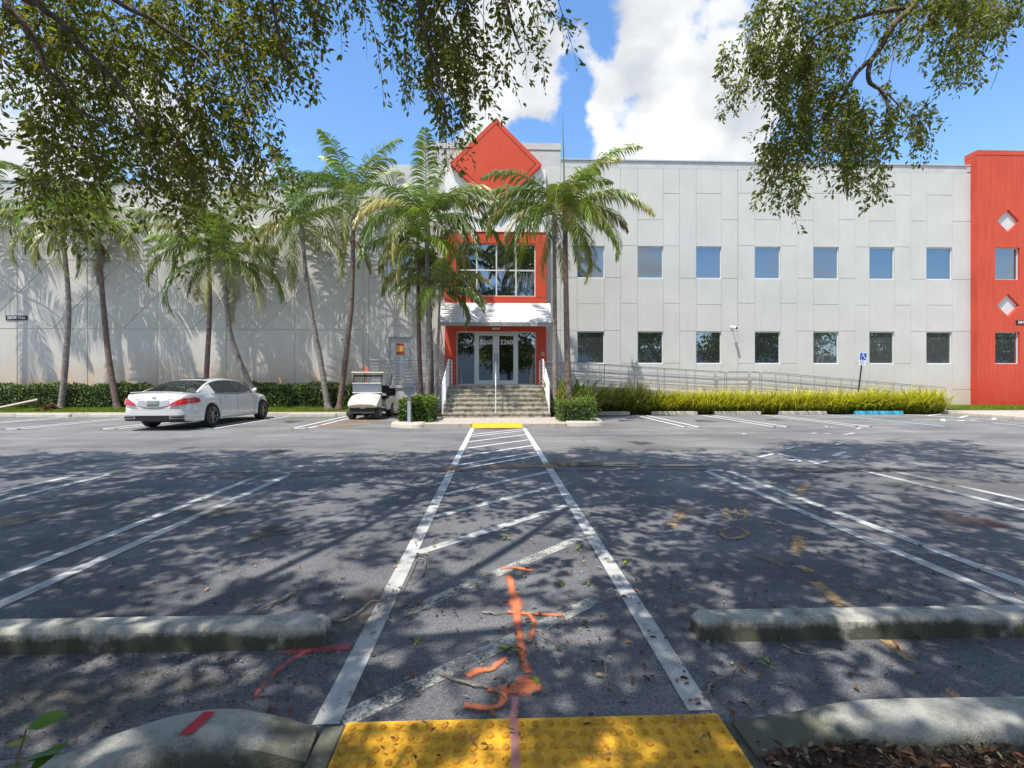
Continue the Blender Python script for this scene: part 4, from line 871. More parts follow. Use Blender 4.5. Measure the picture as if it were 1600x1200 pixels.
limbsR = [([(5.6, -3.4, -.1), (5.5, -3.2, 1.3), (5.3, -2.6, 3.0), (5.2, -2, 4.2)], .38, .24), ([(5.2, -2, 4.1), (5.6, 1.5, 6.4), (5.9, 4.5, 8.0), wp(1455, -40, 7.2)], .13, .06),
          ([wp(1455, -40, 7.2), wp(1425, 10, 7.2), wp(1395, 40, 7.2), wp(1375, 75, 7.3), wp(1360, 98, 7.3), wp(1358, 126, 7.3), wp(1376, 142, 7.3), wp(1386, 160, 7.3), wp(1384, 190, 7.3)], .06, .014),
          ([wp(1362, 92, 7.3), wp(1340, 112, 7.3), wp(1322, 140, 7.3), wp(1310, 160, 7.4), wp(1290, 180, 7.4), wp(1262, 205, 7.4), wp(1240, 230, 7.4)], .035, .010),
          ([wp(1425, 10, 7.2), wp(1380, 18, 7.2), wp(1335, 28, 7.2), wp(1290, 45, 7.2), wp(1260, 70, 7.2)], .045, .012), ([wp(1384, 145, 7.3), wp(1400, 160, 7.3), wp(1425, 190, 7.3)], .016, .005),
          ([wp(1500, -40, 7.2), wp(1510, 20, 7.2), wp(1515, 70, 7.2)], .02, .006), ([wp(1420, -20, 7.2), wp(1402, 60, 7.2), wp(1392, 110, 7.2), wp(1388, 140, 7.2)], .007, .003), ([wp(1390, 30, 7.2), wp(1362, 70, 7.2), wp(1345, 110, 7.2)], .006, .003),
          ([wp(1580, -20, 7.2), wp(1574, 30, 7.2), wp(1562, 100, 7.2), wp(1548, 140, 7.2)], .008, .003), ([(5.2, -2, 4.0), (3, .5, 5.8), (2.2, 3.0, 7.2)], .06, .03), ([(5.2, -2, 4.0), (8.5, 0, 6.0), (11, 2.5, 7.2)], .11, .04)]
oak('oak_tree', 'oak overhanging the upper right of the view, forked bare limb hanging before the wall', rb, limbsR,
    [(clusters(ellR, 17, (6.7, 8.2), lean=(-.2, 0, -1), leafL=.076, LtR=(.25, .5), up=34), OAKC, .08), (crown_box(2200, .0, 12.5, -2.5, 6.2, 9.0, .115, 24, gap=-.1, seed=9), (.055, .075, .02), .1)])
# --- the trees, hedge and warehouse behind the camera that the windows mirror
def bg_oak(x, y, h, seed, label):
    rr = np.random.default_rng(seed); t = empty('oak_tree', (x, y, 0), label, 'tree', 'oaks in the street behind the camera')
    mb = MB(); mb.tube([(x, y, -.1), (x+.1, y, h*.3), (x-.2, y, h*.55)], [.3, .22, .14], 8)
    for k in range(6): a = k*1.05+seed; mb.tube([(x, y, h*.32), (x+math.cos(a)*1.6, y+math.sin(a)*1.6, h*.6), (x+math.cos(a)*3, y+math.sin(a)*3, h*.8)], [.12, .07, .03], 6)
    mb.build('trunk', BARK, t, smooth=True)
    n = 3200; c = rr.normal(0, 1, (26, 3)); c = unit(c)*rr.uniform(.4, 1, (26, 1)); P = c[rr.integers(0, 26, n)]+rr.normal(0, .2, (n, 3)); P = P*np.array([h*.5, h*.5, h*.3])+np.array([x, y, h*.68])
    V, F = leaves(P, rr.normal(0, 1, (n, 3)), rr.normal(0, 1, (n, 3))+np.array([0, 0, .5]), rr.uniform(.25, .5, n), rr.uniform(.14, .26, n)); link('crown', npmesh('crown', V, F, False, np.repeat(tones(n, (.12, .16, .05)), 6, 0)), LEAF, t)
for i, (x, y, h) in enumerate(((-16, -9, 8), (-9.5, -11, 7.5), (12, -8, 8), (19, -10, 8.5), (27, -9, 8), (-24, -10, 8), (1.5, -13, 7), (35, -11, 8), (43, -9, 8.5), (51, -11, 8), (60, -10, 8.5), (70, -12, 9))):
    bg_oak(x, y, h, 40+i, 'street oak behind the camera, seen only mirrored in the windows')
mb = MB(); mb.box(-50, 110, -42, -34, 0, 6.5); mb.box(-50.2, 60.2, -34, -33.8, 6.2, 6.8)
for i in range(14): mb.box(-45+i*7.2, -41+i*7.2, -34, -33.9, .1, 3.6)
tag(mb.build('warehouse', mat('warehouse_pale', (.55, .55, .53), .8, var=.06)), 'long pale warehouse across the street behind the camera', 'building')

# ============================================================ PALMS
PTR = mat('palm_trunk', (.20, .165, .14), .9, col2=(.34, .30, .27), var=.25, vscale=9, bump=.5, bscale=30)
PTR2 = mat('palm_trunk_brown', (.15, .10, .08), .9, col2=(.24, .17, .14), var=.25, vscale=9, bump=.5, bscale=30)
PSH = mat('crownshaft', (.17, .21, .10), .5, col2=(.30, .30, .18), var=.2, vscale=4)
PLF = leafmat('palm_leaf', .38, .28, .5)
def frond_mesh(name, base, az, elev, L, droop, tone, nl=46, leaf=.62, twist=0., tip=None, width=.045, hang=.75, seed=0):
    rr = np.random.default_rng(seed); m = 22; t = np.linspace(0, 1, m)
    ang = elev-droop*(t**1.35); h = np.array([math.cos(az), math.sin(az), 0]); seg = L/(m-1)
    d = np.cos(ang)[:, None]*h+np.sin(ang)[:, None]*np.array([0, 0, 1]); path = np.array(base)+np.concatenate([[np.zeros(3)], np.cumsum(d[:-1]*seg, 0)])
    rad = np.linspace(.026, .005, m); V1, F1 = tubes_np(path[None], rad[None], 4)
    side = np.array([-math.sin(az), math.cos(az), 0]); Vs = [V1]; Fs = [F1]; o = len(V1); Cs = [np.tile(np.array(tone)*1.25+np.array([.03, .02, .0]), (len(V1), 1))]
    s = np.linspace(.13, .995, nl)
    for sg in (-1, 1):
        ss = np.clip(s+rr.normal(0, .007, nl), 0, .999); idx = ss*(m-1); i0 = idx.astype(int).clip(0, m-2); fr = (idx-i0)[:, None]
        P = path[i0]*(1-fr)+path[i0+1]*fr; T = d[i0]; U = np.cross(side, T)*-1; U = unit(np.cross(T, side)) 
        ln = leaf*(np.sin(math.pi*np.clip(ss*.86+.10, 0, 1))**.6)*rr.uniform(.85, 1.12, nl)
        fw = .35+.65*ss; v = rr.normal(0, .2, (nl, 1))
        D0 = unit(side*sg*(1.0-.35*ss[:, None])+T*fw[:, None]+U*(.28+twist+v)); q = 4; cur = P.copy(); dd = D0.copy(); pts = [cur.copy()]
        for k in range(q):
            dd = unit(dd+np.array([0, 0, -1.])*(hang*(.25+.3*k)*rr.uniform(.6, 1.3, (nl, 1)))); cur = cur+dd*(ln/q)[:, None]; pts.append(cur.copy())
        pts = np.stack(pts, 1); wv = unit(np.cross(dd, U+.001)); wv = unit(T*.8+U*.5); wd = np.array([.35, 1, .95, .6, .04])*width*.5
        A = pts-wv[:, None]*wd[None, :, None]; B = pts+wv[:, None]*wd[None, :, None]; V = np.stack([A, B], 2).reshape(-1, 3)
        b = (np.arange(nl)*(q+1)*2)[:, None]; j = np.arange(q)[None]*2; F = np.stack([(b+j), (b+j+1), (b+j+3), (b+j+2)], -1).reshape(-1, 4)
        c = np.array(tone)[None]*np.clip(1+rr.normal(0, .22, (nl, 1)), .5, 1.7); 
        if tip is not None:
            k_ = np.clip((ss-.45)/.5, 0, 1)[:, None]; c = c*(1-k_)+np.array(tip)[None]*k_
        Vs.append(V); Fs.append(F+o); o += len(V); Cs.append(np.repeat(c, (q+1)*2, 0))
    return npmesh(name, np.concatenate(Vs), np.concatenate(Fs), False, np.concatenate(Cs))
GRN = (.12, .19, .045); GRN2 = (.19, .245, .075); LIM = (.22, .31, .06); YEL = (.50, .44, .17); BRN = (.20, .12, .05); BLU = (.06, .11, .04)
def palm(base_px, Y, pts, top_r, base_r, shaft, nf, L_, label, seed, z0=.15, fronds=(), brown=False, leaf=.58, spear=None, tones_=(GRN, GRN2, GRN2, LIM, (.31, .31, .11)), low=-.35, hi=1.35, skip=()):
    """pts: trunk axis as photo positions from base to crown, on the plane at distance Y"""
    L = L_*1.08; nf = nf+1; rr = random.Random(seed); P = [wp(px, py, Y) for px, py in pts]; P[0] = (P[0][0], P[0][1], z0-.05)
    t = empty('palm_tree', (P[0][0], Y, z0), label, 'palm tree', 'palms in front of the building')
    Q = smoothpath(P, 10); n = len(Q); mb = MB(); k = 0; rs = []; pp = []
    for i, q in enumerate(Q):
        u = i/(n-1); r = base_r+(top_r-base_r)*min(1, u*1.15)
        if u < .06: r *= 1.5-u*8
        pp.append(q); rs.append(r)
    # ring scars
    pp2 = []; rs2 = []; tot = sum((pp[i+1]-pp[i]).length for i in range(n-1)); nr = int(tot/.085)
    for i in range(nr*2+1):
        u = i/(nr*2)*(n-1); a = min(int(u), n-2); f = u-a; pp2.append(pp[a].lerp(pp[a+1], f)); rs2.append((rs[a]*(1-f)+rs[a+1]*f)*(1.0 if i % 2 else .90))
    mb.tube(pp2, rs2, 12); mb.build('trunk', PTR2 if brown else PTR, t, smooth=True)
    top = Q[-1]; dr = (Q[-1]-Q[-3]).normalized(); sh = MB()
    sh.tube([top-dr*.05, top+dr*shaft*.18, top+dr*shaft*.5, top+dr*shaft], [top_r*1.05, top_r*1.6, top_r*1.35, top_r*.7], 12); sh.build('crownshaft', PSH, t, smooth=True)
    c = top+dr*shaft
    lst = []
    for i in range(nf):
        az = 2*math.pi*(i*.382)+rr.uniform(-.3, .3); u = i/max(1, nf-1); el = hi-(hi-low)*u**.8+rr.uniform(-.12, .12)
        dp = .55+1.25*math.cos(min(1.4, max(el, 0)))+rr.uniform(-.2, .3); tn = LIM if u < .15 else rr.choice(tones_); tip = None
        if u > .8 and rr.random() < .5: tn = GRN2; tip = YEL
        lst.append((az, el, L*rr.uniform(.85, 1.12), dp, tn, tip))
    lst = [f for i, f in enumerate(lst) if i not in skip]+[tuple(f) for f in fronds]
    for i, (az, el, l, dp, tn, tip) in enumerate(lst):
        me = frond_mesh('frond', c-dr*shaft*.12*(i % 3), az, el, l, dp, tn, nl=56, leaf=leaf*1.22, tip=tip, seed=seed*50+i, width=.052, hang=.6+.25*rr.random()); link('frond', me, PLF, t)
    if spear:
        s = MB(); s.tube([c, c+Vector((spear[0]*.5, 0, spear[1]*.5)), c+Vector((spear[0], 0, spear[1]))], [.035, .03, .006], 6); s.build('spear_leaf', mat('spear_green', (.12, .18, .09), .5), t, smooth=True)
    return t
PI = math.pi
Lf = 'left of the white car, '
palm(0, 20.9, [(-40, 632), (-38, 500), (-35, 360)], .085, .12, .6, 10, 2.6, 'palm just outside the left edge, only drooping frond tips showing beside the wall', 1, .25)
palm(0, 20.6, [(95, 634), (103, 560), (107, 470), (98, 368)], .085, .125, .6, 13, 2.7, 'palm with a browning frond, leftmost trunk standing in front of the hedge', 2, .25, fronds=[(0.15, -.1, 2.0, 1.4, (.16, .14, .04), BRN)], leaf=.5)
palm(0, 20.6, [(184, 634), (170, 560), (160, 460), (153, 372)], .085, .13, .75, 15, 2.9, 'palm leaning left above the hedge, second trunk from the left', 3, .25, brown=True)
palm(0, 20.6, [(319, 634), (324, 560), (328, 470), (325, 395)], .075, .12, .5, 14, 3.0, 'slim palm rising directly behind the roof of the white car', 4, .25, fronds=[(PI, .35, 2.4, 2.9, GRN2, None)], brown=True)
palm(0, 20.5, [(412, 634), (386, 590), (360, 520), (351, 432)], .085, .13, .8, 15, 3.1, 'palm bending left whose base stands behind the bonnet of the white car', 5, .25, fronds=[(.1, .1, 2.1, 2.3, GRN2, None)])
palm(0, 20.4, [(513, 634), (500, 560), (483, 470), (473, 376)], .085, .135, .75, 15, 3.1, 'tall palm leaning left, standing between the white car and the golf cart', 6, .25, fronds=[(PI-.2, .3, 2.6, 2.2, YEL, LIM)])
palm(0, 20.3, [(530, 632), (540, 560), (550, 460), (552, 336)], .085, .135, .85, 15, 3.3, 'tall palm leaning right just behind the left side of the golf cart', 7, .25, brown=True, fronds=[(PI-.15, 1.05, 2.9, 2.3, GRN, None)])
palm(0, 18.6, [(659, 634), (655, 540), (653, 400)], .075, .105, .55, 8, 2.5, 'slender green-topped palm, left front trunk of the clump beside the entrance steps', 8, .15, brown=True, fronds=[(PI+.1, -.2, 1.9, 1.2, YEL, LIM)])
palm(0, 18.3, [(667, 632), (670, 540), (667, 375)], .09, .125, .95, 17, 3.4, 'tallest ringed pale palm trunk in the clump left of the entrance steps', 9, .15, fronds=[(PI+.25, .5, 3.1, 1.9, YEL, YEL), (.1, 1.05, 3.4, 1.9, GRN2, YEL), (-.1, .85, 3.3, 2.0, GRN2, None), (.1, .75, 2.9, 2.2, YEL, GRN2), (0.05, .25, 2.4, 1.8, YEL, None), (-.4, .2, 2.4, 2.2, GRN2, None)])
palm(0, 19.2, [(674, 630), (673, 540), (668, 440)], .08, .11, .5, 7, 2.3, 'shaded palm trunk standing behind the pale ringed one in the entrance clump', 10, .15, brown=True)
palm(0, 18.4, [(680, 628), (684, 560), (687, 470)], .045, .075, .55, 9, 2.0, 'short thin young palm nearest the entrance steps, fronds reaching over the awning', 11, .15, fronds=[(0, .75, 2.1, 1.6, GRN2, YEL), (.05, .35, 1.9, 1.5, (.07, .14, .03), YEL), (0, -.05, 1.7, .9, GRN, BRN), (PI, .7, 1.8, 2.0, GRN2, None)], leaf=.45)
palm(0, 18.0, [(868, 628), (867, 540), (866, 358)], .08, .12, .6, 11, 2.7, 'shorter palm of the pair right of the entrance steps, left trunk', 12, .15, fronds=[(PI+.1, .5, 3.0, 1.9, GRN2, YEL), (PI-.1, .95, 3.4, 2.0, GRN, LIM), (PI-.3, .75, 3.3, 1.8, GRN2, LIM)], hi=1.0)
palm(0, 17.6, [(891, 628), (886, 540), (883, 360)], .095, .14, .85, 16, 3.1, 'tall palm with a thin upright spear leaf, right trunk of the pair beside the steps', 13, .15, fronds=[(.0, .62, 3.6, 1.55, (.20, .19, .05), YEL), (.05, 1.25, 2.9, 1.3, (.16, .20, .04), YEL), (0, .3, 2.6, 1.5, GRN2, BRN), (-PI/2, .1, 1.7, 1.6, YEL, YEL), (PI, .7, 3.2, 1.9, GRN, GRN2)], spear=(-.08, 3.4), hi=1.1, brown=True)

# ============================================================ HEDGES, SHRUBS, GRASS
HLF = leafmat('hedge_leaf', .35, .2, .5)
def shell_points(n, x0, x1, y0, y1, z0, z1, rr, rnd=.12):
    fr = np.array([(x1-x0)*(z1-z0), (x1-x0)*(z1-z0)*.3, (x1-x0)*(y1-y0), (y1-y0)*(z1-z0), (y1-y0)*(z1-z0)]); f = rr.choice(5, n, p=fr/fr.sum()); u, v = rr.random(n), rr.random(n); P = np.zeros((n, 3)); N = np.zeros((n, 3))
    X_, Y_, Z_ = x0+(x1-x0)*u, y0+(y1-y0)*u, z0+(z1-z0)*v
    for k, (px, py, pz, nn) in enumerate(((X_, np.full(n, y0), Z_, (0, -1, .3)), (X_, np.full(n, y1), Z_, (0, 1, .3)), (X_, y0+(y1-y0)*v, np.full(n, z1), (0, 0, 1)), (np.full(n, x0), Y_, Z_, (-1, 0, .3)), (np.full(n, x1), Y_, Z_, (1, 0, .3)))):
        s = f == k; P[s] = np.stack([px, py, pz], 1)[s]; N[s] = nn
    c = np.array([(x0+x1)/2, (y0+y1)/2, (z0+z1)/2]); P -= N*np.abs(rr.normal(0, rnd*.5, (n, 1))); P += rr.normal(0, .025, P.shape)
    P[:, 2] += .05*np.sin(P[:, 0]*2.3)*(P[:, 2]-z0)/(z1-z0)+.03*np.sin(P[:, 0]*7+P[:, 1]*5); P[:, 1] += .04*np.sin(P[:, 0]*3.1+P[:, 2]*4); return P, N
def clipped(name, x0, x1, y0, y1, z0, z1, n, leaf, base, label, seed, yel=.1, ycol=(.22, .28, .03), top=None):
    rr = np.random.default_rng(seed); P, N = shell_points(n, x0, x1, y0, y1, z0, z1, rr); t = empty(name, ((x0+x1)/2, (y0+y1)/2, z0), label, 'hedge' if name == 'hedge' else 'shrub')
    D = unit(N*.35+rr.normal(0, .8, P.shape)+np.array([0, 0, .35])); NN = unit(N+rr.normal(0, .5, P.shape)); L = leaf*rr.uniform(.7, 1.3, n); V, F = leaves(P, D, NN, L, L*.5); c = tones(n, base, yellow=yel, ycol=ycol)
    if top is not None:
        s = np.clip((P[:, 2]-z0)/(z1-z0)*1.6-.75, 0, 1)[:, None]*rr.uniform(.4, 1, (n, 1)); c = c*(1-s)+np.array(top)[None]*s  # leaf colour blends to the top colour with height
    link('foliage', npmesh('foliage', V, F, False, np.repeat(c, 6, 0)), HLF, t)
    st = MB(); k = max(3, int((x1-x0)/.45)); r2 = random.Random(seed)
    for i in range(k):
        x = x0+(i+.5)*(x1-x0)/k; y = (y0+y1)/2
        for q in range(4): a = r2.uniform(0, 6.28); st.tube([(x, y, z0-.1), (x+math.cos(a)*.12, y+math.sin(a)*.15, (z0+z1)/2), (x+math.cos(a)*.2, y+math.sin(a)*.28, z1-.08)], [.018, .012, .006], 5)
    st.build('stems', BARK2, t); 
    fl = MB(); fl.box(x0+.16, x1-.16, y0+.16, y1-.16, z0-.05, z1-.16); o = fl.build('inner_shade_box', mat('inner_shade', (.022, .024, .012), .95, var=.5, vscale=20), t); return t  # near-black box painted as the shade inside the foliage
clipped('hedge', -24, -10.9, 20.75, 21.6, .28, 1.22, 15000, .085, (.075, .135, .03), 'long clipped dark green hedge along the wall left of and behind the white car', 60, yel=.14)
clipped('hedge', -10.88, -5.55, 20.75, 21.6, .28, 1.24, 7500, .085, (.075, .135, .03), 'clipped dark green hedge between the white car and the golf cart', 61, yel=.14)
clipped('shrub', -2.95, -1.98, 14.95, 16.6, .12, .82, 4200, .075, (.07, .14, .02), 'clipped green shrub with bright new growth at the foot of the steps, left side', 62, yel=.1, top=(.20, .30, .03))
clipped('shrub', 2.02, 3.12, 15.0, 16.3, .12, .80, 4200, .05, (.07, .14, .02), 'square-clipped box shrub at the foot of the steps, right side', 63, yel=.1, top=(.18, .27, .03))
BL = leafmat('blade_leaf', .4, .35, .45)
def blades(n, h, spread, rr, width=.035, arch=1.0, m=6):
    az = rr.uniform(0, 2*math.pi, n); el = rr.uniform(.7, 1.5, n); L = h*rr.uniform(.7, 1.25, n); t = np.linspace(0, 1, m)
    hd = np.stack([np.cos(az), np.sin(az), np.zeros(n)], 1); ang = el[:, None]-arch*t[None]**1.6*rr.uniform(.6, 1.7, (n, 1)); d = np.cos(ang)[..., None]*hd[:, None]+np.sin(ang)[..., None]*np.array([0, 0, 1.]); d = d*(L/(m-1))[:, None, None]
    base = rr.normal(0, spread*.35, (n, 3)); base[:, 2] = 0; path = base[:, None]+np.concatenate([np.zeros((n, 1, 3)), np.cumsum(d[:, :-1], 1)], 1); s = np.stack([-np.sin(az), np.cos(az), np.zeros(n)], 1)[:, None]
    w = (np.array([.6, .9, 1, .85, .5, .03]) if m == 6 else np.linspace(1, .03, m))[None, :, None]*width/2; V = np.stack([path-s*w, path+s*w], 2).reshape(-1, 3); b = (np.arange(n)*m*2)[:, None]; j = np.arange(m-1)[None]*2
    return V, np.stack([b+j, b+j+1, b+j+3, b+j+2], -1).reshape(-1, 4), t
def plant_mesh(seed, n, h, c0, c1, width=.035, arch=1.0, spread=.22):
    rr = np.random.default_rng(seed); V, F, t = blades(n, h, spread, rr, width, arch); m = 6
    k = np.tile(np.repeat(t, 2), n)[:, None]; v = np.repeat(np.clip(1+rr.normal(0, .22, (n, 1)), .5, 1.6), m*2, 0); c = (np.array(c0)[None]*(1-k)+np.array(c1)[None]*k)*v
    dead = np.repeat(rr.random(n) < .10, m*2); c[dead] = np.array([.20, .13, .07]); return npmesh('foliage', V, F, False, c)
YG = ((.26, .32, .045), (.62, .60, .06)); OL = ((.15, .20, .045), (.40, .40, .11)); DG = ((.05, .11, .025), (.08, .17, .04))
pm = {'y': [plant_mesh(70+i, 95, 1.0, *YG, width=.034) for i in range(5)], 'o': [plant_mesh(80+i, 85, 1.12, *OL, width=.038, arch=1.0) for i in range(4)], 'd': [plant_mesh(90+i, 46, 1.15, *DG, width=.085, arch=1.2) for i in range(2)]}
def plant(x, y, z, kind, s, label, group):
    o = bpy.data.objects.new('strap_leaf_plant', random.choice(pm[kind])); COL.objects.link(o)
    if not o.data.materials: o.data.materials.append(BL)
    o.location = (x, y, z); o.rotation_euler = (0, 0, random.uniform(0, 6.28)); o.scale = (s, s, s*random.uniform(.88, 1.08)); tag(o, label, 'plant', group)
for row, yy in enumerate((20.22, 20.5)):
    x = 4.2+row*.15
    while x < 19.0:
        k = 'o' if x < 6.6+row*.5 and random.random() < .85 else 'y'
        plant(x, yy+random.uniform(-.06, .06), .06, k, (1.05 if k == 'y' else 1.14)*random.uniform(.88, 1.1), 'yellow-green strap-leaved plant in the dense row in front of the ramp railing' if k == 'y' else 'olive strap-leaved plant at the left end of the row by the ramp',
              'yellow strap-leaved plants along the ramp' if k == 'y' else 'olive strap-leaved plants along the ramp'); x += random.uniform(.21, .30)
for x, y, k, s in ((3.0, 18.2, 'd', 1.5), (3.35, 18.9, 'd', 1.45), (3.0, 19.4, 'd', 1.5), (3.6, 19.7, 'd', 1.2)): plant(x, y, .1, k, s, 'dark green broad-leaved lily clump behind the palms right of the steps', 'dark lilies right of the steps')
for x, y, s in ((2.2, 18.3, 1.35), (2.5, 19.1, 1.5), (2.35, 17.6, 1.1), (3.3, 17.6, 1.0), (3.9, 19.9, 1.1), (3.6, 18.6, 1.15)): plant(x, y, .1, 'o', s, 'tall striped olive strap-leaved plant beside the right stair railing', 'tall strap-leaved plants beside the stairs')
# lawns: blades as ground cover
GLF = leafmat('grass_blade', .5, .35, .3)
def grass(name, n, fx, fz, h, label):
    rr = np.random.default_rng(5); P = fx(rr, n); az = rr.uniform(0, 6.28, n); L = h*rr.uniform(.6, 1.4, n); s = np.stack([np.cos(az), np.sin(az), np.zeros(n)], 1)*.012; tip = P+rr.normal(0, .35, (n, 3))*L[:, None]*np.array([1, 1, 0])+np.array([0, 0, 1.])*L[:, None]
    P[:, 2] -= .01; V = np.stack([P-s, P+s, tip], 1).reshape(-1, 3); F = np.arange(3*n).reshape(-1, 3); o = link(name, npmesh(name, V, F, False, np.repeat(tones(n, (.20, .29, .03), yellow=.15, ycol=(.38, .38, .07)), 3, 0)), GLF); tag(o, label, 'grass', kind='stuff')
def gl(rr, n): X_ = rr.uniform(-24, -5.9, n); Y_ = rr.uniform(19.79, 21.0, n); return np.stack([X_, Y_, LZ(X_, Y_)], 1)
def grr(rr, n): X_ = rr.uniform(20.3, 30, n); Y_ = rr.uniform(20.75, 21.7, n); return np.stack([X_, Y_, .12+.16*np.clip((Y_-20.6)/1.2, 0, 1)], 1)
grass('grass', 42000, gl, None, .055, 'strip of short bright grass between the kerb and the hedge'); grass('grass', 14000, grr, None, .06, 'patch of short bright grass at the foot of the red tower')
# broad-leaved shrub at the lower left corner
def cornershrub():
    rr = np.random.default_rng(8); t = empty('shrub', (-1.20, 1.12, .05), 'broad-leaved green shrub poking in at the bottom left corner', 'shrub'); st = MB(); S = []; D = []
    for i in range(34):
        a = rr.uniform(0, 6.28); r = rr.uniform(.02, .17); z = rr.uniform(.30, .66); p = Vector((-1.20+r*math.cos(a)*.85, 1.12+r*math.sin(a)*.5, z)); st.tube([(-1.20, 1.12, .02), (-1.20+r*.5*math.cos(a), 1.12+r*.3*math.sin(a), z*.6), p], [.006, .004, .002], 5)
        for k in range(6): S.append(p-Vector((0, 0, .035*k))); b = a+k*2.4; D.append((math.cos(b), math.sin(b), .15-.05*k))
    S = np.array([tuple(s) for s in S]); D = np.array(D)+rr.normal(0, .2, (len(D), 3)); V, F = leaves(S, D, np.tile([0, 0, 1.], (len(S), 1))+rr.normal(0, .3, (len(S), 3)), rr.uniform(.05, .085, len(S)), rr.uniform(.03, .045, len(S)), fold=.15)
    link('foliage', npmesh('foliage', V, F, True, np.repeat(tones(len(S), (.10, .20, .03), yellow=.12), 6, 0)), HLF, t); st.build('stems', BARK2, t)
cornershrub()
# ---- fallen leaves, twigs, crumbs
LIT = leafmat('dead_leaf', .8, .05, .2)
def litter(name, n, sampler, size, cols_, label, z=.012):
    rr = np.random.default_rng(12); P = sampler(rr, n); D = rr.normal(0, 1, (n, 3)); D[:, 2] *= .12; N = rr.normal(0, .22, (n, 3))+np.array([0, 0, 1.]); L = size*rr.uniform(.35, 1.3, n); V, F = leaves(P, D, N, L, L*rr.uniform(.25, .55, n), fold=.3)
    C = np.array(cols_)[rr.integers(0, len(cols_), n)]*np.clip(1+rr.normal(0, .25, (n, 1)), .4, 1.7); tag(link(name, npmesh(name, V, F, False, np.repeat(C, 6, 0)), LIT), label, 'leaf litter', kind='stuff')
DL = [(.22, .10, .05), (.15, .08, .045), (.28, .17, .09), (.10, .065, .045), (.34, .26, .16)]
def lot(rr, n):
    Y_ = 1.9+rr.gamma(1.6, 1.15, n); Y_ = np.where(Y_ > 8, rr.uniform(2, 7, n), Y_); X_ = rr.normal(.35, 1.0, n)*(.6+Y_*.4); return np.stack([X_, Y_, np.full(n, .018)], 1)
litter('fallen_leaves', 900, lot, .036, DL+[(.30, .30, .26)], 'scattered dead leaves on the dark asphalt')
def lot2(rr, n):
    c = np.array([(-.62, 2.9), (.42, 2.7), (.15, 2.45), (1.0, 2.0), (1.15, 2.2), (-.1, 2.1), (1.0, 3.2), (-.75, 3.05), (-.9, 1.98), (.95, 1.92)]); k = rr.integers(0, len(c), n); q = c[k]+rr.normal(0, .11, (n, 2)); return np.stack([q, np.full((n, 1), .018)], 1) if False else np.concatenate([q, np.full((n, 1), .018)], 1)
litter('fallen_leaves', 260, lot2, .028, DL, 'little drifts of dead leaves and twigs near the crosswalk lines')
def lot3(rr, n): X_ = rr.uniform(-2.6, -.8, n); Y_ = rr.uniform(1.85, 2.44, n); X_ = X_-.3*rr.random(n)*(Y_ < 2.1); return np.stack([X_, Y_, np.full(n, .014)], 1)
litter('fallen_leaves', 1500, lot3, .016, [(.20, .18, .15), (.12, .10, .08), (.26, .20, .15), (.07, .06, .05)], 'gritty debris between the left wheel stop and the near kerb')
def bed1(rr, n): X_ = rr.uniform(.9, 3.0, n); Y_ = rr.uniform(1.2, 1.68, n); return np.stack([X_, Y_, .068+.02*rr.random(n)], 1)
litter('fallen_leaves', 2600, bed1, .034, [(.16, .08, .045), (.11, .065, .04), (.19, .12, .07), (.08, .05, .035), (.05, .03, .02), (.05, .03, .02), (.26, .20, .13)], 'brown leaf litter over the mulch by the right kerb')
def bed2(rr, n): X_ = rr.uniform(-1.9, -.66, n); Y_ = rr.uniform(1.2, 1.62, n); return np.stack([X_, Y_, .045+.02*rr.random(n)], 1)
litter('fallen_leaves', 1300, bed2, .04, DL+[(.05, .03, .02)], 'brown leaf litter over the mulch inside the left kerb')
def mat_(rr, n): return np.stack([rr.uniform(-.55, .86, n), rr.uniform(1.5, 1.9, n), np.full(n, .056)], 1)
litter('fallen_leaves', 42, mat_, .03, DL, 'bits of dead leaf on the yellow tactile pad')
GRL = [(.20, .30, .05), (.26, .34, .08)]
def grn(rr, n):
    c = np.array([G(790, 845), G(905, 858), G(978, 882), G(873, 915), G(918, 915), G(650, 1010), G(1203, 1044), G(799, 1022), G(835, 1070), G(1140, 1168)]); k = np.repeat(np.arange(len(c)), 5)[:n]; return np.concatenate([c[k]+rr.normal(0, .012, (len(k), 2)), np.full((len(k), 1), .02)], 1)
litter('green_leaves', 50, grn, .05, GRL, 'small fresh green leaf sprigs dropped on the asphalt')
TW = mat('dry_twig', (.24, .19, .14), .9, col2=(.36, .31, .25), var=.3, vscale=30)
def twig(pts, r, label):
    P = [Vector((*G(px, py), .012+r)) for px, py in pts]; Q = smoothpath(P, 4); mb = MB(); mb.tube([q+Vector((random.uniform(-1, 1)*r, random.uniform(-1, 1)*r, 0)) for q in Q], [r*(1-.6*i/len(Q)) for i in range(len(Q))], 6); tag(mb.build('twig', TW, smooth=True), label, 'twig')
twig([(459, 933), (430, 947), (396, 964)], .012, 'straight stick on the asphalt behind the left wheel stop')
twig([(510, 976), (535, 975), (560, 963), (582, 946), (605, 942)], .009, 'curved stick leading from the end of the left wheel stop')
twig([(655, 876), (664, 880), (662, 900), (648, 912), (636, 918)], .006, 'looped thin twig lying across the left crosswalk line')
twig([(652, 878), (640, 905), (626, 930)], .004, 'thin straight stalk across the left crosswalk line')
twig([(683, 1056), (715, 1070), (750, 1078), (772, 1082), (788, 1096)], .007, 'bent stick lying beside the orange sprayed hook')
twig([(938, 1033), (946, 1048), (947, 1072), (945, 1092)], .005, 'pale stalk lying upright in view right of the orange arrow')
twig([(1104, 1088), (1120, 1068), (1140, 1060), (1148, 1052)], .006, 'forked brown twig beside the foot of the right crosswalk line')
twig([(1222, 1012), (1245, 1024), (1270, 1028), (1294, 1023)], .005, 'thin pale stalk just in front of the right wheel stop')
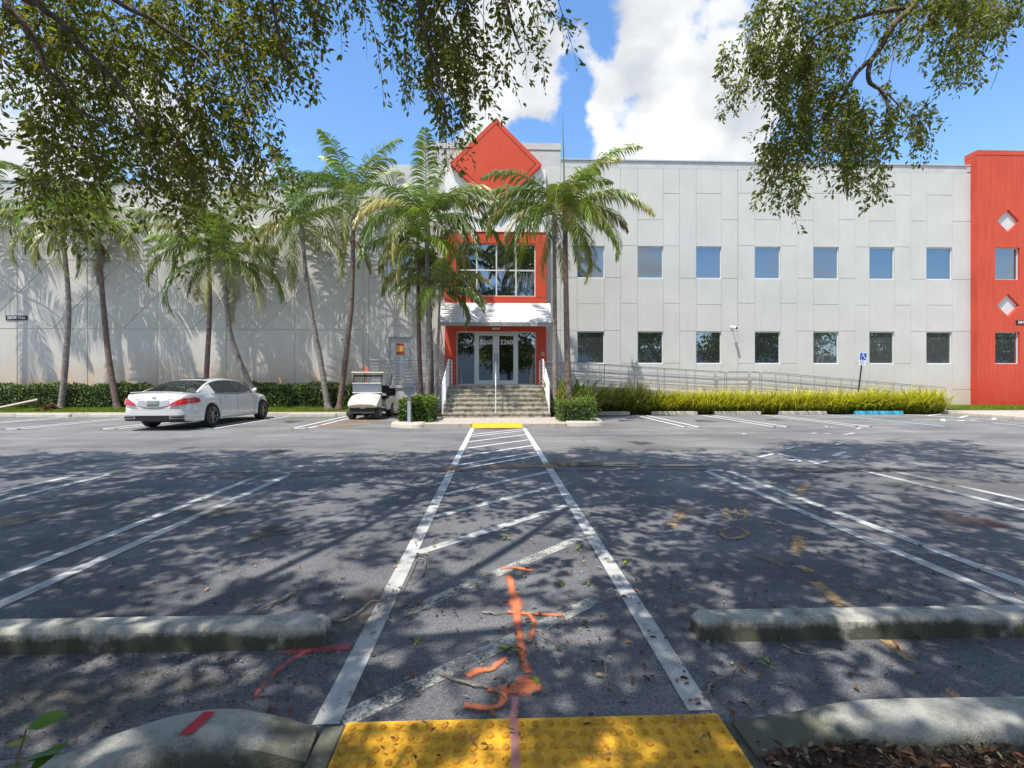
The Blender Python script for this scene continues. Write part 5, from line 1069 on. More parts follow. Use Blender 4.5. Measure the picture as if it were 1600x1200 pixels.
twig([(1446, 1012), (1465, 1014), (1486, 1018)], .005, 'little crooked twig in front of the right wheel stop, near the frame edge')
twig([(752, 961), (775, 963), (795, 961)], .006, 'short dark twig left of the orange line crossing')
mb = MB(); a = wp(-6, 641, 20.3); b_ = wp(60, 624.5, 20.65); mb.tube([(a[0], 20.3, .28), (b_[0], 20.62, .62)], .055, 4); tag(mb.build('wooden_stake', mat('weathered_wood', (.50, .43, .36), .85, var=.15, vscale=12)), 'pale weathered timber leaning against the hedge at the far left', 'stake')
def pile(rr, n): x, z = W(80, 628, 20.4); return np.stack([x+rr.normal(0, .15, n), 20.35+rr.normal(0, .12, n), .22+np.abs(rr.normal(0, .10, n))], 1)
litter('dead_fronds', 220, pile, .16, [(.26, .10, .05), (.18, .11, .06)], 'little heap of brown palm debris at the foot of the leftmost trunk')

# ============================================================ STEPS, WALKWAY, RAMP
M_step = concrete('step_concrete', (.50, .46, .38), (.12, .105, .075), .62); M_plat = concrete('platform_concrete', (.55, .53, .50), (.30, .28, .25), .2)
RAIL = mat('rail_metal', (.30, .31, .31), .45, .3, var=.1, vscale=5); RAILW = mat('rail_white', (.74, .75, .77), .5, var=.08, vscale=5)
st = empty('entrance_steps', (0, 16.8, .12), 'seven mould-streaked concrete steps climbing to the glass entrance doors', 'steps')
SX0, SX1 = -1.87, 1.92; rh = (1.22-.12)/7; td = (19.0-16.8)/6
for i in range(7):
    z0 = .12+rh*i; y0 = 16.8+td*i; y1 = 16.8+td*(i+1) if i < 6 else 21.74
    mb = MB(); mb.box(SX0, SX1, y0+.02, y1+(.02 if i < 6 else 0), z0 if i else .0, z0+rh-.045); mb.box(SX0-.002, SX1+.002, y0, y1+(.018 if i < 6 else 0), z0+rh-.045, z0+rh); mb.build('step' if i < 6 else 'landing', M_step, st)
mb = MB(); mb.box(SX0+.003, SX1-.003, 18.8, 21.74, 0, 1.05); mb.build('base', M_step, st)
def railing(t, name, pts, hts, posts, m, r=.018, pr=.02, hh=None):
    """parallel rails over a walking line pts (x, y, z) at heights hts, posts at parameters along it"""
    P = [Vector(p) for p in pts]
    for h in hts: mb = MB(); mb.tube([p+Vector((0, 0, h)) for p in P], r if h == hts[0] else r*.75, 8); mb.build('rail', m, t)
    cum = [0]; 
    for a, b in zip(P[:-1], P[1:]): cum.append(cum[-1]+(b-a).length)
    for u in posts:
        s = u*cum[-1]; i = max(j for j in range(len(P)-1) if cum[j] <= s+1e-6); q = P[i].lerp(P[i+1], (s-cum[i])/(cum[i+1]-cum[i])); mb = MB(); mb.tube([q-Vector((0, 0, .02)), q+Vector((0, 0, hts[0]))], pr, 8); mb.build('post', m, t)
for x, lab in ((SX0+.05, 'white stair railing with sloping bars on the left side of the steps'), (SX1-.05, 'white stair railing with sloping bars on the right side of the steps')):
    t = empty('stair_railing', (x, 16.85, .12), lab, 'railing', 'railings flanking the steps')
    railing(t, 'r', [(x, 16.85, .28), (x, 19.05, 1.22), (x, 20.4, 1.22)], [1.02, .88, .74, .60, .46, .32, .18], [0, .28, .62, 1], RAILW, .022, .026)
t = empty('stair_railing', (.01, 16.9, .12), 'single thin white handrail down the middle of the steps', 'railing'); railing(t, 'r', [(.01, 16.9, .28), (.01, 19.05, 1.22)], [.92, ], [0, 1], RAILW, .018, .018)
wk = empty('walkway', (-3.6, 21.4, 0), 'raised concrete walkway along the wall left of the steps', 'walkway'); WX0 = WX(577, 20.85)
mb = MB(); mb.box(WX0, SX0-.003, 20.85, 22.0, 0, 1.10); mb.build('retaining_wall', M_plat, wk); mb = MB(); mb.box(WX0-.03, SX0-.003, 20.80, 21.98, 1.10, 1.22); mb.build('slab', M_plat, wk)
t = empty('railing', (-3.6, 20.9, 1.22), 'grey railing of seven horizontal bars on the raised walkway behind the golf cart', 'railing')
railing(t, 'r', [(WX0+.04, 20.9, 1.22), (SX0-.1, 20.9, 1.22)], [1.07, .93, .79, .65, .51, .37, .23, .09], [0, .12, .48, .8, 1], RAIL, .02, .022)
mb = MB()
for h in (1.0, .8, .6, .3): mb.tube([(WX0+.05, 21.0, 1.22+h), (WX0+.45, 21.9, 1.22+h)], .015, 6)
mb.build('end_bars', RAIL, t)
ra = empty('access_ramp', (6.5, 21.4, 0), 'long concrete access ramp sloping down to the right behind the yellow-green plants', 'ramp')
q = [(SX1+.003, 1.22), (WX(890, 20.9), 1.22), (WX(1134, 20.9), .82), (WX(1189, 20.9), .82), (WX(1480, 20.9), .12)]
mb = MB(); mb.prism([(q[0][0], -.02)]+q+[(q[-1][0], -.02)], 20.85, 21.98); mb.build('slab', M_plat, ra)
def rr_(y, label, m, seg, r=.018):
    t = empty('ramp_railing', (seg[0][0], y, seg[0][1]), label, 'railing', 'railings along the ramp'); L = seg[-1][0]-seg[0][0]; n = max(1, round(L/1.25))
    P = [(a, y, b) for a, b in seg]
    # top rail with rounded drop at its ends
    (xa, za), (xb, zb) = seg[0], seg[-1]; mb = MB()
    mb.tube([(xa, y, za+.02), (xa, y, za+.9), (xa+.03, y, za+.96), (xa+.1, y, za+.985)]+[(a, y, b+.985) for a, b in seg[1:-1]]+[(xb-.1, y, zb+.985), (xb-.03, y, zb+.96), (xb, y, zb+.9), (xb, y, zb+.02)], r, 8); mb.build('rail', m, t)
    for h in (.75, .62, .48, .22): mb = MB(); mb.tube([(a, y, b+h) for a, b in seg], r*.62, 6); mb.build('rail', m, t)
    for i in range(1, n):
        x = xa+L*i/n; z = np.interp(x, [s[0] for s in seg], [s[1] for s in seg]); mb = MB(); mb.tube([(x, y, z-.02), (x, y, z+.98)], r*.9, 6); mb.build('post', m, t)
for y, w_ in ((20.92, 'outer'), (21.88, 'wall-side')):
    rr_(y, w_+' grey pipe railing of the upper ramp run right of the steps', RAIL, [(q[0][0]+.15, 1.22), q[1], (q[2][0]-.04, .82)]); rr_(y, w_+' grey pipe railing of the short level ramp landing', RAIL, [(q[2][0]+.04, .82), (q[3][0]-.04, .82)]); rr_(y, w_+' grey pipe railing of the lower ramp run toward the disabled bay', RAIL, [(q[3][0]+.04, .82), (q[4][0]-.05, .12)])

# ============================================================ WHEEL STOPS
M_st = concrete('stop_concrete', (.50, .48, .42), (.095, .095, .068), .40, (.045, .10)); M_st2 = concrete('stop_concrete_clean', (.54, .50, .43), (.28, .24, .19), .3); M_stb = mat('stop_blue', (.06, .42, .62), .7, var=.15, vscale=12)
def stop(x0, x1, y, m, label, h=.115, w=.17, group=None):
    o_ = bpy.data.objects.new('wheel_stop', bpy.data.meshes.new('wheel_stop')); L = (x1-x0)/2; vs = []; nx = 24
    xs = [-L, -L+.035]+[(-L+.035)+(2*L-.07)*i/nx for i in range(1, nx)]+[L-.035, L]
    prof = [(-w/2, 0), (-w/2+.005, h*.35), (-w/2+.013, h*.80), (-w/2+.034, h), (0, h+.001), (w/2-.034, h), (w/2-.013, h*.80), (w/2-.005, h*.35), (w/2, 0)]
    rd = random.Random(int(x0*100))
    for i, x in enumerate(xs):
        e = .82 if i in (0, len(xs)-1) else 1
        for a, b in prof: vs.append((x+(.02 if b < .01 and i == 0 else 0)*0, a*e+rd.uniform(-1, 1)*.0006, b*(e if b > 0 else 1)+(rd.uniform(-1, 1)*.0006 if b > 0 else 0)))
    k = len(prof); fs = [(i*k+j, i*k+j+1, (i+1)*k+j+1, (i+1)*k+j) for i in range(len(xs)-1) for j in range(k-1)]+[tuple(range(k)), tuple(range((len(xs)-1)*k, len(xs)*k))]
    me = o_.data; me.from_pydata(vs, [], fs); bm = bmesh.new(); bm.from_mesh(me); bmesh.ops.recalc_face_normals(bm, faces=bm.faces)
    for f in bm.faces: f.smooth = True
    for e in bm.edges: e.smooth = e.calc_face_angle(0) < .35
    bm.to_mesh(me); bm.free(); me.materials.append(m); COL.objects.link(o_); o_.location = ((x0+x1)/2, y, .004); tag(o_, label, 'wheel stop', group); return o_
gn = 'near wheel stops'
stop(-2.72, -.875, 2.565, M_st, 'large moss-blackened concrete wheel stop at the lower left of the photo', .115, .17)
stop(1.065, 2.95, 2.56, M_st, 'large mouldy concrete wheel stop at the lower right of the photo', .108, .165)
def fstop(p0, p1, m, label): stop(WX(p0, 19.3), WX(p1, 19.3), 19.25, m, label, .13, .18)
fstop(30, 112, M_st2, 'pale wheel stop by the lawn at the far left, below the leaning timber'); fstop(144, 206, M_st2, 'pale wheel stop by the lawn partly hidden by the white car rear'); fstop(452, 526, M_st2, 'pale wheel stop between the white car and the golf cart')
for p0, p1, m, lab in ((930, 983, M_st2, 'dirty wheel stop right of the square-clipped shrub, first of the right-hand row'), (1017, 1088, M_st2, 'wheel stop in front of the olive plants, second of the right-hand row'), (1115, 1187, M_st2, 'wheel stop between the second and third bay, third of the right-hand row'),
    (1216, 1289, M_st2, 'pinkish wheel stop just left of the blue one'), (1334, 1408, M_stb, 'bright blue painted wheel stop in the disabled bay')): stop(WX(p0, 19.85), WX(p1, 19.85), 19.8, m, lab, .14, .18)

# ============================================================ PEDESTAL BOX, SIGN
y = 14.72; x = WX(639.5, y); t = empty('pedestal_box', (x, y, .15), 'grey slant-topped mailbox on a post in the island left of the steps', 'mailbox')
M_bx = mat('box_grey', (.30, .34, .39), .5, .2, var=.08, vscale=8); M_bl = mat('box_lid', (.13, .16, .20), .5)
mb = MB(); mb.box(x-.05, x+.05, y-.045, y+.045, .12, 1.0); mb.build('post', mat('post_grey', (.42, .45, .47), .5, .2), t, bevel=.006)
mb = MB(); mb.add([(x-.13, y-.12, .98), (x+.15, y-.12, .98), (x+.17, y-.16, 1.22), (x-.17, y-.16, 1.22), (x-.13, y+.14, .98), (x+.15, y+.14, .98), (x+.17, y+.16, 1.30), (x-.17, y+.16, 1.30)], [(0, 1, 2, 3), (4, 7, 6, 5), (0, 4, 5, 1), (3, 2, 6, 7), (0, 3, 7, 4), (1, 5, 6, 2)]); mb.build('box', M_bx, t, bevel=.006)
mb = MB(); mb.box(x-.18, x+.18, y-.19, y-.165, 1.21, 1.29); mb.box(x-.18, x+.18, y-.165, y+.17, 1.30, 1.325); mb.build('lid', M_bl, t); mb = MB(); mb.box(x-.13, x+.13, y-.163, y-.145, 1.10, 1.125); mb.build('slot', M_bl, t)
YH = 20.72; xs, zs = W(1337, 600, YH); xt, ztp = W(1343.5, 548, YH); t = empty('parking_sign', (xs, YH, 0), 'blue wheelchair parking sign on a thin dark post leaning above the plants', 'sign')
lean = math.atan2(xt-xs, ztp-zs); Mr = Matrix.Translation((xs, YH, 0)) @ Matrix.Rotation(lean, 4, 'Y')
hS = 2.62
mb = MB(); mb.box(-.028, .028, -.015, .015, 0, 2.55, Mr); mb.build('post', mat('post_dark', (.035, .04, .025), .6), t)
mb = MB(); mb.box(-.165, .165, -.026, -.018, hS-.30, hS+.04, Mr); p = mb.build('plate', mat('sign_white', (.75, .80, .86), .4), t)
mb = MB(); mb.box(-.145, .145, -.030, -.0265, hS-.28, hS+.02, Mr); p2 = mb.build('blue_field', mat('sign_blue', (.01, .08, .42), .4), p)
def wheelchair(cx, cz, s, y, m, par):
    mb = MB(); 
    def bar(pts, w=.09):
        for a, b in zip(pts[:-1], pts[1:]):
            a = Vector(a); b = Vector(b); d = (b-a).normalized(); n_ = Vector((-d.y, d.x))*w/2; a = a-d*w*.4; b = b+d*w*.4
            mb.prism([(cx+s*v.x, cz+s*v.y) for v in (a-n_, b-n_, b+n_, a+n_)], y-.002, y)
    bar([(-.08, .30), (-.02, -.02), (.22, -.02), (.34, -.36), (.44, -.32)]); bar([(-.05, .14), (.18, .14)])
    n = 14; bar([(.05+.30*math.cos(a)-.08, -.18+.30*math.sin(a)) for a in [math.radians(110+i*235/n) for i in range(n+1)]], .08)
    mb.prism([(cx+s*(-.09+.085*math.cos(k*.7854)), cz+s*(.42+.085*math.sin(k*.7854))) for k in range(8)], y-.002, y)
    mb.v = [tuple(Mr @ Vector(v)) for v in mb.v]; mb.build('wheelchair_symbol', m, par)
wheelchair(0, hS-.13, .27, -.031, M_txt, p2)
mb = MB(); mb.box(-.155, .155, -.026, -.018, hS-.52, hS-.315, Mr); p3 = mb.build('plate', mat('sign_white', ()), t)
mm = MB()
for i, (a, b) in enumerate(((-.12, .03), (-.10, .12), (-.12, .06), (-.08, .10))):
    z = hS-.345-.042*i; k = a
    while k < b: mm.box(k, k+.022, -.0275, -.0262, z-.012, z+.010, Mr); k += .032
mm.build('small_print', mat('print_dark', (.06, .07, .09), .6), p3)

# ============================================================ CAR
def car(loc):
    t = empty('parked_car', loc, 'white four-door sedan parked nose-in at the lawn, seen from its rear right', 'car')
    PAINT = mat('car_paint', (.68, .68, .665), .28, 0, .5, coat=1.0); DG_ = glassmat('car_glass', (.75, .82, .86), (.015, .018, .02), .22, .01); BLK = mat('car_black', (.012, .012, .013), .5); CHR = mat('chrome', (.75, .75, .75), .12, 1.0)
    RL = 2.63; ra_, fa_ = -1.43, 1.735; rw = .36
    ys = np.unique(np.round(np.concatenate([np.array([-2.63, -2.615, -2.59, -2.55, -2.50, -2.44, -2.36, -2.26, -2.14]), np.linspace(-2.0, 2.0, 81), np.array([2.1, 2.2, 2.3, 2.38, 2.45, 2.51, 2.56, 2.6, 2.62])]), 3))
    I = lambda y, xs, vs: float(np.interp(y, xs, vs))
    def hw(y): return I(y, [-2.63, -2.615, -2.59, -2.55, -2.50, -2.44, -2.36, -2.26, -2.0, -1.4, 0, 1.4, 1.9, 2.2, 2.4, 2.5, 2.57, 2.62], [.58, .66, .73, .79, .835, .868, .893, .91, .932, .948, .945, .94, .925, .88, .78, .68, .55, .40])
    def deck(y): return I(y, [-2.63, -2.6, -2.55, -2.48, -2.40, -2.0, -1.7, -1.2, 0, 1.1, 1.4, 1.9, 2.3, 2.5, 2.62], [.70, .86, .985, 1.035, 1.045, 1.06, 1.06, 1.03, 1.0, 1.02, 1.0, .93, .82, .70, .58])
    def shoulder(y): return I(y, [-2.63, -2.55, -2.45, -2.3, -1.9, -1.3, 0, 1.2, 1.8, 2.2, 2.5, 2.62], [.62, .84, .93, .955, .965, .955, .925, .91, .87, .79, .66, .54])
    def sill(y):
        z = I(y, [-2.63, -2.5, -2.2, -1.8, 1.9, 2.3, 2.62], [.34, .27, .23, .21, .21, .22, .30])
        for a in (ra_, fa_):
            if abs(y-a) < .385: z = max(z, .335+math.sqrt(max(0, .385**2-(y-a)**2)))
        return z
    prof_n = 15; V = []
    for y in ys:
        w_ = hw(y); s = sill(y); sh = max(shoulder(y), s+.12); dk = max(deck(y), sh+.01); pts = [(0, s), (w_*.80, s), (w_*.955, s+.0), (w_*.985, s+.035)]
        lo = s+.035
        for u in (.2, .4, .6, .8, 1.0):
            z = lo+(sh-lo)*u; x = w_*(1.0-.012*abs(u-.35)*2-.055*max(0, u-.6)**1.3*3); pts.append((x, z))
        x1 = pts[-1][0]
        for u in (.12, .3, .55, .8, 1.0): pts.append((x1*(1-.10*u-.9*max(0, u-.3)/.7), sh+(dk-sh)*min(1, (1-(1-min(1, u*1.15))**2))))
        pts[-1] = (0, dk); pts.append((0, dk)); V.append(pts[:prof_n-1])
    k = len(V[0]); vs = []
    for y, pts in zip(ys, V):
        vs += [(x, y, z) for x, z in pts]+[(-x, y, z) for x, z in pts[1:-1][::-1]]
    K = k*2-2; n = len(ys); fs = [(i*K+j, i*K+(j+1) % K, (i+1)*K+(j+1) % K, (i+1)*K+j) for i in range(n-1) for j in range(K)]+[tuple(range(K)), tuple(range((n-1)*K, n*K))]
    mb = MB(); mb.add(vs, fs); body = mb.build('body', PAINT, t, smooth=True, world=False)
    # greenhouse
    gy = [-1.98, -1.8, -1.6, -1.4, -1.2, -1.0, -.8, -.55, -.25, -.05, .05, .3, .55, .75, .95, 1.15, 1.38]
    zr = [1.055, 1.13, 1.215, 1.29, 1.355, 1.405, 1.44, 1.468, 1.482, 1.485, 1.484, 1.472, 1.445, 1.39, 1.29, 1.17, 1.03]
    rows = []
    for y, z in zip(gy, zr):
        bz = 1.0 if y < 0 else .985; bz = min(bz, z-.02); f = (z-bz)/.49; tw_ = .845-.285*f; bw = .875 if y > -1.3 else I(y, [-1.98, -1.3], [.80, .875]); bw = bw if y < .9 else I(y, [.9, 1.38], [.875, .82]); edge = z-.075*f
        rows.append([(bw, bz), (bw-(bw-tw_)*.33, bz+(edge-bz)*.36), (bw-(bw-tw_)*.68, bz+(edge-bz)*.72), (tw_, edge), (tw_-.06, edge+.035*f), (tw_*.6, z-.012*f), (0, z)])
    parts = {}
    def face(nm, q4):
        parts.setdefault(nm, MB()).add(q4, [(0, 1, 2, 3)])
    for i in range(len(gy)-1):
        for s in (1, -1):
            for j in range(6):
                A = [(s*rows[i][j][0], gy[i], rows[i][j][1]), (s*rows[i][j+1][0], gy[i], rows[i][j+1][1]), (s*rows[i+1][j+1][0], gy[i+1], rows[i+1][j+1][1]), (s*rows[i+1][j][0], gy[i+1], rows[i+1][j][1])]; ym = (gy[i]+gy[i+1])/2
                if j < 3: nm = 'roof' if (ym < -1.15 or ym > 1.1) else ('pillar' if abs(ym) < .06 else ('side_window' if s > 0 else 'side_window_')) 
                else: nm = 'rear_window' if (ym < -.95 and j >= 4) else ('windshield' if (ym > .62 and j >= 4) else ('sunroof' if (-.9 < ym < .5 and j == 5) else 'roof'))
                if nm.startswith('side') : nm += 'r' if ym < 0 else 'f'
                face(nm, A)
    for nm, mb in parts.items():
        m = {'roof': PAINT, 'pillar': BLK, 'rear_window': DG_, 'windshield': DG_, 'sunroof': BLK}.get(nm, DG_); nm2 = 'side_window' if nm.startswith('side') else nm
        me = bpy.data.meshes.new(nm2); me.from_pydata(mb.v, [], mb.f); bm = bmesh.new(); bm.from_mesh(me); bmesh.ops.remove_doubles(bm, verts=bm.verts, dist=.0005); bmesh.ops.recalc_face_normals(bm, faces=bm.faces)
        for f in bm.faces:
            f.smooth = True
            if f.normal.z < -.1 and nm in ('roof', 'rear_window', 'windshield', 'sunroof'): f.normal_flip()
        for e in bm.edges: e.smooth = e.calc_face_angle(0) < .75
        bm.to_mesh(me); bm.free(); link(nm2, me, m, t, False)
    # window surround trim
    for s in (1, -1):
        mb = MB(); mb.tube([(s*(r[3][0]+.006), y, r[3][1]-.005) for y, r in zip(gy, rows) if -1.5 < y < 1.2], .009, 6); mb.tube([(s*(.883), y, 1.0) for y in (-1.35, -.6, .2, 1.15)], .008, 6); mb.build('window_trim', CHR, t, world=False)
    # surface follower for the tail
    def ry(x, z): x = abs(x); y = float(np.interp(x, [.58, .66, .73, .79, .835, .868, .893, .91], [-2.63, -2.615, -2.59, -2.55, -2.50, -2.44, -2.36, -2.26])); return y+max(0, (z-.66))*.30
    def patch(name, m, uv, off=.012, par=None, nu=10, nv=4):
        mb = MB(); g = []
        for i in range(nu+1):
            for j in range(nv+1):
                x, z = uv(i/nu, j/nv); y = ry(x, z)-off; g.append((x+(off*.7 if x > .7 else (-off*.7 if x < -.7 else 0)), y, z))
        mb.add(g, [(i*(nv+1)+j, (i+1)*(nv+1)+j, (i+1)*(nv+1)+j+1, i*(nv+1)+j+1) for i in range(nu) for j in range(nv)]); return mb.build(name, m, par or t, smooth=True, world=False)
    RED_ = mat('tail_light_red', (.42, .012, .015), .12, coat=1.0); 
    for s in (1, -1):
        def tl(u, v, s=s):
            x = .43+.478*u; top = .70+.20*min(1, u*1.5)**.8; bot = .685+.07*max(0, u-.35)**1.2+.03*u; return (s*x, bot+(top-bot)*v)
        o = patch('tail_light', RED_, tl, .04, None, 14, 4)
        patch('light_band', mat('tail_light_bright', (.75, .06, .06), .15, coat=1.0), lambda u, v, s=s: (s*(.56+.33*u), .785+.04*u+.016*v), .046, o, 10, 1)
        # wrap of the lamp along the flank
        mb = MB(); g = []
        for i in range(6):
            for j in range(4):
                u = i/5; v = j/3; y = -2.30+.26*u; z0, z1 = .745+.04*u, .925-.045*u; z = z0+(z1-z0)*v; g.append((s*(hw(y)*(1.0-.03*v)+.012), y, z))
        mb.add(g, [(i*4+j, (i+1)*4+j, (i+1)*4+j+1, i*4+j+1) for i in range(5) for j in range(3)]); mb.build('lamp_wrap', RED_, o, smooth=True, world=False)
        patch('exhaust_trim', CHR, lambda u, v, s=s: (s*(.46+.36*u), .33+.075*v), .030, None, 8, 2); patch('exhaust_opening', BLK, lambda u, v, s=s: (s*(.49+.30*u), .345+.045*v), .036, None, 8, 1)
    patch('diffuser', BLK, lambda u, v: (-.80+1.6*u, .27+.15*v), .014, None, 16, 2)
    patch('plate_recess', mat('car_grey', (.36, .36, .36), .4), lambda u, v: (-.42+.84*u, .70+.13*v-.045*(1-(2*u-1)**2)*(1-v)*1.2), .022, None, 12, 3)  # recess drawn as a flat patch, greyer than the body
    patch('chrome_strip', CHR, lambda u, v: (-.50+1.0*u, .852+.016*v), .022, None, 10, 1); patch('boot_seam', mat('seam', (.12, .12, .12), .6), lambda u, v: (-.60+1.2*u, .605+.006*v), .012, None, 10, 1)
    pl = patch('license_plate', mat('plate_green', (.12, .17, .15), .5), lambda u, v: (-.16+.32*u, .685+.14*v), .034, None, 3, 1)
    mb = MB()
    for i in range(7): mb.box(-.125+i*.037, -.105+i*.037, -2.672+.008, -2.662+.008, .735, .775)
    mb.box(-.09, .09, -2.66, -2.65, .80, .812); mb.build('plate_characters', mat('plate_char', (.5, .55, .5), .5), pl, world=False)
    # badge: ring with three spokes
    mb = MB(); yb = -2.60; zb = .925; mb.tube([(.045*math.cos(a), yb+.006, zb+.045*math.sin(a)) for a in [i*math.pi/8 for i in range(17)]], .006, 6)
    for a in (90, 210, 330): mb.tube([(0, yb+.004, zb), (.043*math.cos(R(a)), yb+.006, zb+.043*math.sin(R(a)))], .006, 5)
    mb.build('badge', CHR, t, world=False)
    mb = MB(); mb.tube([(-.72, -2.47, 1.05), (-.4, -2.50, 1.066), (0, -2.51, 1.07), (.4, -2.50, 1.066), (.72, -2.47, 1.05)], .012, 6); mb.build('spoiler_lip', PAINT, t, smooth=True, world=False)
    for s in (1, -1):
        for y in (-.78, .32):
            mb = MB(); mb.tube([(s*.952, y-.10, .875), (s*.978, y-.07, .88), (s*.978, y+.07, .882), (s*.952, y+.10, .88)], .014, 6); mb.build('door_handle', CHR, t, smooth=True, world=False)
        mb = MB()
        for y in (-1.02, -.02, 1.06): mb.tube([(s*(hw(y)*.990+.002), y, .30), (s*(hw(y)+.003), y, .52), (s*(hw(y)*.995+.003), y, .72), (s*(hw(y)*.962+.003), y, .92)], .0035, 4)
        mb.build('door_seams', mat('seam', ()), t, world=False)
        mb = MB(); mb.tube([(s*(hw(y)*.985+.004), y, .275) for y in (-.95, -.3, .4, 1.2)], .012, 6); mb.build('sill_strip', mat('car_grey', ()), t, world=False)
        mb = MB(); mb.add([(s*x, y, z) for x, y, z in ((.90, .93, 1.03), (1.06, .90, 1.04), (1.10, .92, 1.10), (1.06, .93, 1.16), (.95, .95, 1.15), (.90, 1.07, 1.04), (1.04, 1.08, 1.06), (1.06, 1.06, 1.10), (1.03, 1.06, 1.13), (.95, 1.05, 1.12))], [(0, 1, 2, 3, 4), (5, 9, 8, 7, 6), (0, 5, 6, 1), (1, 6, 7, 2), (2, 7, 8, 3), (3, 8, 9, 4), (4, 9, 5, 0)]); mb.build('mirror', PAINT, t, bevel=.02, world=False)
        patchm = MB(); patchm.cyl((s*.30, 2.58, .55), .001, .001)
    # wheels
    for a in (ra_, fa_):
        for s in (1, -1):
            cx_ = s*.845; wh = MB(); N = 40; prof = [(.235, -.105), (.335, -.112), (.352, -.085), (.355, 0), (.352, .085), (.335, .112), (.235, .105)]; vs = []
            for i in range(N):
                th = 2*math.pi*i/N; vs += [(cx_+s*b, a+r_*math.cos(th), .355+r_*math.sin(th)) for r_, b in prof]
            P_ = len(prof); wh.add(vs, [(i*P_+j, ((i+1) % N)*P_+j, ((i+1) % N)*P_+j+1, i*P_+j+1) for i in range(N) for j in range(P_-1)]); tyre = wh.build('wheel', mat('tyre', (.018, .018, .019), .8), t, smooth=True, world=False)
            rim = MB(); rim.tube([(cx_+s*.092, a+.232*math.cos(i*math.pi/16), .355+.232*math.sin(i*math.pi/16)) for i in range(33)], .014, 6, False)
            for i in range(10):
                th = 2*math.pi*i/10; rim.tube([(cx_+s*.075, a+.03*math.cos(th), .355+.03*math.sin(th)), (cx_+s*.085, a+.225*math.cos(th+(.10 if i % 2 else -.10)), .355+.225*math.sin(th+(.10 if i % 2 else -.10)))], [.022, .013], 6)
            rim.cyl((cx_+s*.07, a, .355), .05, .04, 'x', 14); rim.build('rim', mat('alloy', (.34, .30, .27), .3, .9), tyre, smooth=True, world=False)
            hb_ = MB(); hb_.cyl((cx_+s*.02, a, .355), .235, .05, 'x', 28); hb_.build('brake_disc', mat('disc_dark', (.04, .04, .04), .5), tyre, world=False)
    mb = MB(); mb.box(-.62, .62, -2.2, 2.2, .20, .42); mb.box(-.93, .93, ra_-.5, ra_+.5, .66, .74) if False else None; mb.build('underbody', BLK, t, world=False)
    return t
car((-9.42, 16.35, 0.006))
